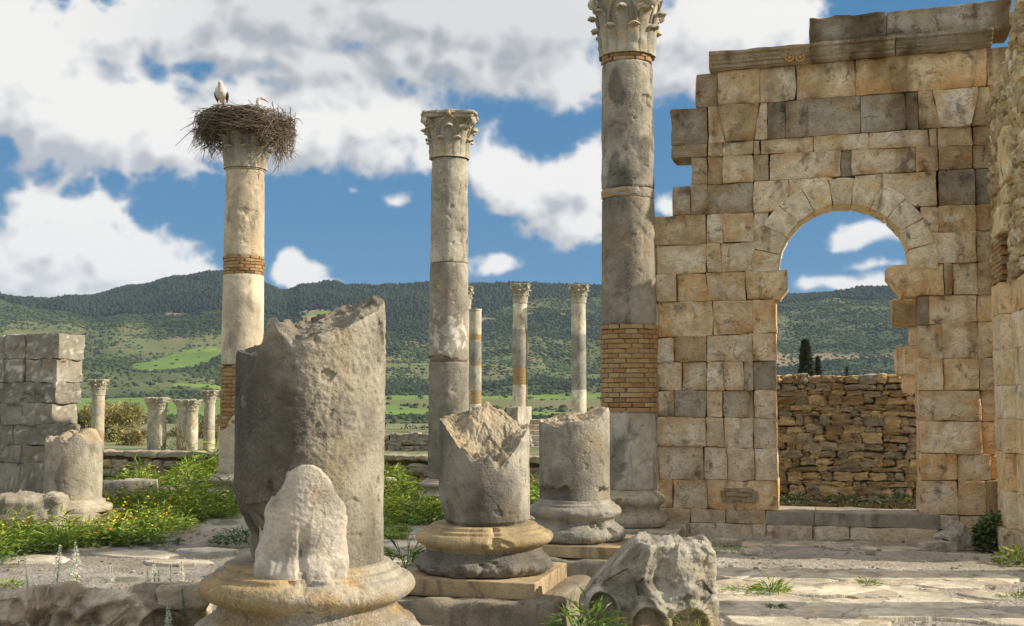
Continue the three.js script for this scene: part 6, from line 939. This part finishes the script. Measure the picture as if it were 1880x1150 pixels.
{
  // dry stalks on the low wall
  const r = rng(17); for (const [px, label, n] of [[300, 'thin bare dry stalks standing on the low wall before the far left pillar', 8], [335, 'dry grassy stalks on the low wall before the wide far pillar', 14]]) {
    const p = at(px, 826, 28.3), t = thing('dry_stalks', label, 'stalks', null, [p.x, p.y - 0.02, p.z]), g = []; for (let k = 0; k < n; k++) { const a = (r() - 0.5) * 1.3, h = 0.3 + r() * 0.75; g.push(tube([V3((r() - 0.5) * 0.3, 0, (r() - 0.5) * 0.2), V3(a * h * 0.4, h * 0.6, 0.02), V3(a * h, h, 0.05 * (r() - 0.5))], 0.008, 6, 4, 0.4)); } part('stalk', join(g), colour(0.33, 0.28, 0.13), t);
    const L = new Leaves(); for (let k = 0; k < 60; k++) { const d = rdir(r, 0.6); L.add(V3((r() - 0.5) * 0.5, r() * 0.3, (r() - 0.5) * 0.3), d.add(V3(0, 0.8, 0)).normalize(), V3(0, 1, 0), 0.14, 0.015, [0.22, 0.22, 0.06]); } part('leaves', L.geo(), foliage, t).userData.kind = 'stuff';
  }
}

// ---------------------------------------------------------------- the nest and its two storks
function twig(pts, rad) {                                               // a bent four-sided stick
  const p = [], ix = []; pts.forEach((q, j) => { const d = pts[Math.min(2, j + 1)].clone().sub(pts[Math.max(0, j - 1)]).normalize(), s = V3(d.y, d.z, -d.x).cross(d).normalize(), u = V3().crossVectors(d, s), k = rad * [1, 0.8, 0.4][j]; for (const [a, b] of [[1, 0], [0, 1], [-1, 0], [0, -1]]) p.push(q.x + (s.x * a + u.x * b) * k, q.y + (s.y * a + u.y * b) * k, q.z + (s.z * a + u.z * b) * k); });
  for (let j = 0; j < 2; j++) for (let k = 0; k < 4; k++) { const a = j * 4 + k, b = j * 4 + (k + 1) % 4; ix.push(a, b, b + 4, a, b + 4, a + 4); }
  const g = new THREE.BufferGeometry(); g.setAttribute('position', new THREE.BufferAttribute(new Float32Array(p), 3)); g.setAttribute('uv', new THREE.BufferAttribute(new Float32Array(24), 2)); g.setIndex(ix); g.computeVertexNormals(); return g;
}
{
  const t = thing('stork_nest', 'great untidy stork nest of dry twigs on top of the cream column', 'nest', null, [NEST.x, at(448, 244, 22.2).y, NEST.z]), r = rng(900), lists = [[], [], []];
  const core = gridGeo(40, 24, (u, v, uu) => { const a = -u * 6.2832, b = (v - 0.5) * Math.PI, k = 1 + 0.25 * fbm(Math.cos(a) * 3, b * 2, Math.sin(a) * 3, 3), q = 0.80 * Math.cos(b) * k; return [q * Math.cos(a), 0.15 + 0.11 * Math.sin(b) * k - (v > 0.5 ? 0.05 * (1 - Math.abs(q)) : 0), q * Math.sin(a), uu, v]; }, true);
  part('nest_core', core, M.twig[2], t);
  for (let i = 0; i < 3000; i++) {
    const a = r() * 6.2832, q = 0.35 + 0.58 * Math.sqrt(r()), hang = q > 0.6 && r() < 0.34 && Math.abs(Math.cos(a)) > 0.55, yy = 0.04 + (r() - 0.27) * 0.40 * (1.15 - 0.5 * Math.abs(q - 0.5)), len = 0.22 + 0.62 * r() * r() + (hang ? 0.15 : 0);
    const c = V3(q * Math.cos(a), yy - (hang ? 0.14 : 0), q * Math.sin(a)), tan = V3(-Math.sin(a), 0, Math.cos(a)), rad = V3(Math.cos(a), 0, Math.sin(a));
    const right = Math.max(0, Math.cos(a));
    const d = tan.multiplyScalar(r() < 0.5 ? 1 : -1).addScaledVector(rad, (r() - 0.35) * 1.1).add(V3(0, hang ? -0.9 - 0.8 * right : (r() - 0.5) * 0.6, 0)).normalize();
    if (right > 0.6 && q > 0.5 && r() < 0.45) c.y -= 0.34 * r();
    const m = c.clone().add(rdir(r).multiplyScalar(0.06)), e0 = c.clone().addScaledVector(d, -len / 2), e1 = c.clone().addScaledVector(d, len / 2); e1.y -= 0.05 * len;
    lists[r() < 0.42 ? 0 : r() < 0.5 ? 1 : 2].push(twig([e0, m, e1], 0.0045 + 0.006 * r() * r()));
  }
  for (const [dx, dy, ex, ey] of [[-0.9, 0.05, -1.28, -0.30], [-0.85, 0.12, -1.2, 0.0], [-0.8, -0.1, -0.75, -0.6], [-0.55, -0.2, -0.62, -0.62], [0.45, -0.35, 0.72, -0.72], [0.72, -0.62, 0.55, -0.86], [0.9, 0.2, 1.15, 0.12]]) lists[1].push(tube([V3(dx, dy, 0.2), V3((dx + ex) / 2 + 0.06, (dy + ey) / 2 + 0.06, 0.22), V3(ex, ey, 0.2)], 0.010, 8, 5, 0.4));
  lists.forEach((l, k) => { const m = part('twigs', join(l), M.twig[k], t); m.userData.kind = 'stuff'; });
}
{
  const white = colour(0.78, 0.75, 0.68, 0.8), black = colour(0.02, 0.02, 0.022, 0.6), red = colour(0.55, 0.13, 0.04, 0.5), skin = colour(0.03, 0.025, 0.025, 0.4);
  const loft = (secs, nu = 22, nv = 40) => { const cx = (k) => new THREE.CatmullRomCurve3(secs.map((s) => V3(s[k[0]], s[k[1]], s[k[2]]))), A = cx([0, 1, 2]), B = cx([3, 4, 0]); return gridGeo(nu, nv, (u, v, uu) => { const c = A.getPoint(v), q = B.getPoint(v), a = u * 2 * Math.PI, i = Math.max(0.002, q.x), j = Math.max(0.002, q.y); return [c.x + i * Math.cos(a), c.y + j * 0, c.z + j * Math.sin(a), uu, v]; }, true); };
  // standing, facing the camera. Sections [x, y, z, half width, half depth]
  const f = at(405, 199, 22.05), t = thing('stork', 'white stork standing on the left rim of the nest, facing the camera', 'stork', null, [f.x, f.y - 0.005, f.z], 0.05);
  part('body', loft([[0, 0.17, -0.10, 0.004, 0.01], [0, 0.19, -0.08, 0.055, 0.05], [0, 0.235, -0.03, 0.098, 0.09], [0, 0.30, 0.0, 0.118, 0.105], [0, 0.365, 0.025, 0.108, 0.085], [0, 0.415, 0.045, 0.075, 0.062], [0, 0.445, 0.055, 0.05, 0.05], [0, 0.475, 0.065, 0.046, 0.056], [0, 0.505, 0.065, 0.038, 0.046], [0, 0.525, 0.062, 0.006, 0.008]]), white, t);
  for (const s of [-1, 1]) {
    part('wing', loft([[s * 0.085, 0.15, -0.16, 0.006, 0.012], [s * 0.098, 0.20, -0.10, 0.022, 0.05], [s * 0.112, 0.26, -0.05, 0.024, 0.075], [s * 0.112, 0.315, -0.03, 0.016, 0.07], [s * 0.10, 0.35, -0.02, 0.004, 0.03]], 14, 20), black, t);
    const leg = part('leg', tube([V3(s * 0.055, 0.22, -0.02), V3(s * 0.055, 0.12, -0.015), V3(s * 0.056, 0.115, -0.012), V3(s * 0.058, 0.0, 0.0)], 0.011, 12, 7, 0.8), red, t);
    part('foot', join([-0.5, 0, 0.5].map((q) => tube([V3(s * 0.058, 0.004, 0), V3(s * 0.058 + q * 0.04, 0.004, 0.03), V3(s * 0.058 + q * 0.07, -0.004, 0.06)], 0.006, 4, 5, 0.5))), red, leg);
    part('eye', new THREE.SphereGeometry(0.008, 8, 6).translate(s * 0.038, 0.487, 0.088), skin, t);
  }
  part('bill', loft([[0, 0.480, 0.112, 0.004, 0.004], [0, 0.472, 0.118, 0.017, 0.015], [0, 0.40, 0.145, 0.013, 0.012], [0, 0.33, 0.155, 0.007, 0.007], [0, 0.295, 0.155, 0.002, 0.002]], 10, 16), red, t);
  part('tail', loft([[0, 0.13, -0.17, 0.02, 0.006], [0, 0.17, -0.12, 0.05, 0.02], [0, 0.21, -0.07, 0.05, 0.03]], 10, 8), white, t);
  // sitting low in the nest, looking right
  const h = at(474, 184, 21.6), t2 = thing('stork', 'second stork lying low in the nest, head and neck showing, bill to the right', 'stork', null, [h.x, h.y, h.z]);
  const tubeLoft = (pts, rad, nu = 14, nv = 26) => { const c = new THREE.CatmullRomCurve3(pts), fr = c.computeFrenetFrames(nv), R = new THREE.CatmullRomCurve3(rad.map((q, i) => V3(q, i, 0))); return gridGeo(nu, nv, (u, v, uu) => { const i = Math.round(v * nv), p = c.getPointAt(v), a = u * 6.2832, q = Math.max(0.002, R.getPoint(v).x), N = fr.normals[i], B = fr.binormals[i]; return [p.x + q * (Math.cos(a) * N.x + Math.sin(a) * B.x), p.y + q * (Math.cos(a) * N.y + Math.sin(a) * B.y), p.z + q * (Math.cos(a) * N.z + Math.sin(a) * B.z), uu, v]; }, true); };
  part('body', tubeLoft([V3(-0.42, -0.22, -0.05), V3(-0.22, -0.19, -0.04), V3(-0.06, -0.15, -0.01), V3(0.0, -0.08, 0), V3(0.0, -0.02, 0.0), V3(0.02, 0.022, 0.0), V3(0.055, 0.03, 0.0), V3(0.085, 0.022, 0)], [0.02, 0.11, 0.12, 0.075, 0.045, 0.044, 0.046, 0.012], 18, 44), white, t2);
  part('bill', tubeLoft([V3(0.075, 0.026, 0), V3(0.13, 0.0, 0), V3(0.20, -0.045, 0.0)], [0.016, 0.012, 0.003], 10, 12), red, t2);
  for (const s of [-1, 1]) part('eye', new THREE.SphereGeometry(0.011, 8, 6).scale(1.5, 0.9, 0.6).translate(0.062, 0.035, s * 0.040), skin, t2);
  part('wing', tubeLoft([V3(-0.50, -0.24, 0.03), V3(-0.3, -0.17, 0.07), V3(-0.12, -0.14, 0.07)], [0.015, 0.06, 0.02], 12, 16), black, t2);
}

// ---------------------------------------------------------------- draw
const renderer = new THREE.WebGLRenderer({ antialias: true });
renderer.setSize(1024, 626);
renderer.toneMapping = THREE.LinearToneMapping;
renderer.toneMappingExposure = EXPOSURE;
renderer.shadowMap.enabled = true;
renderer.render(scene, camera);
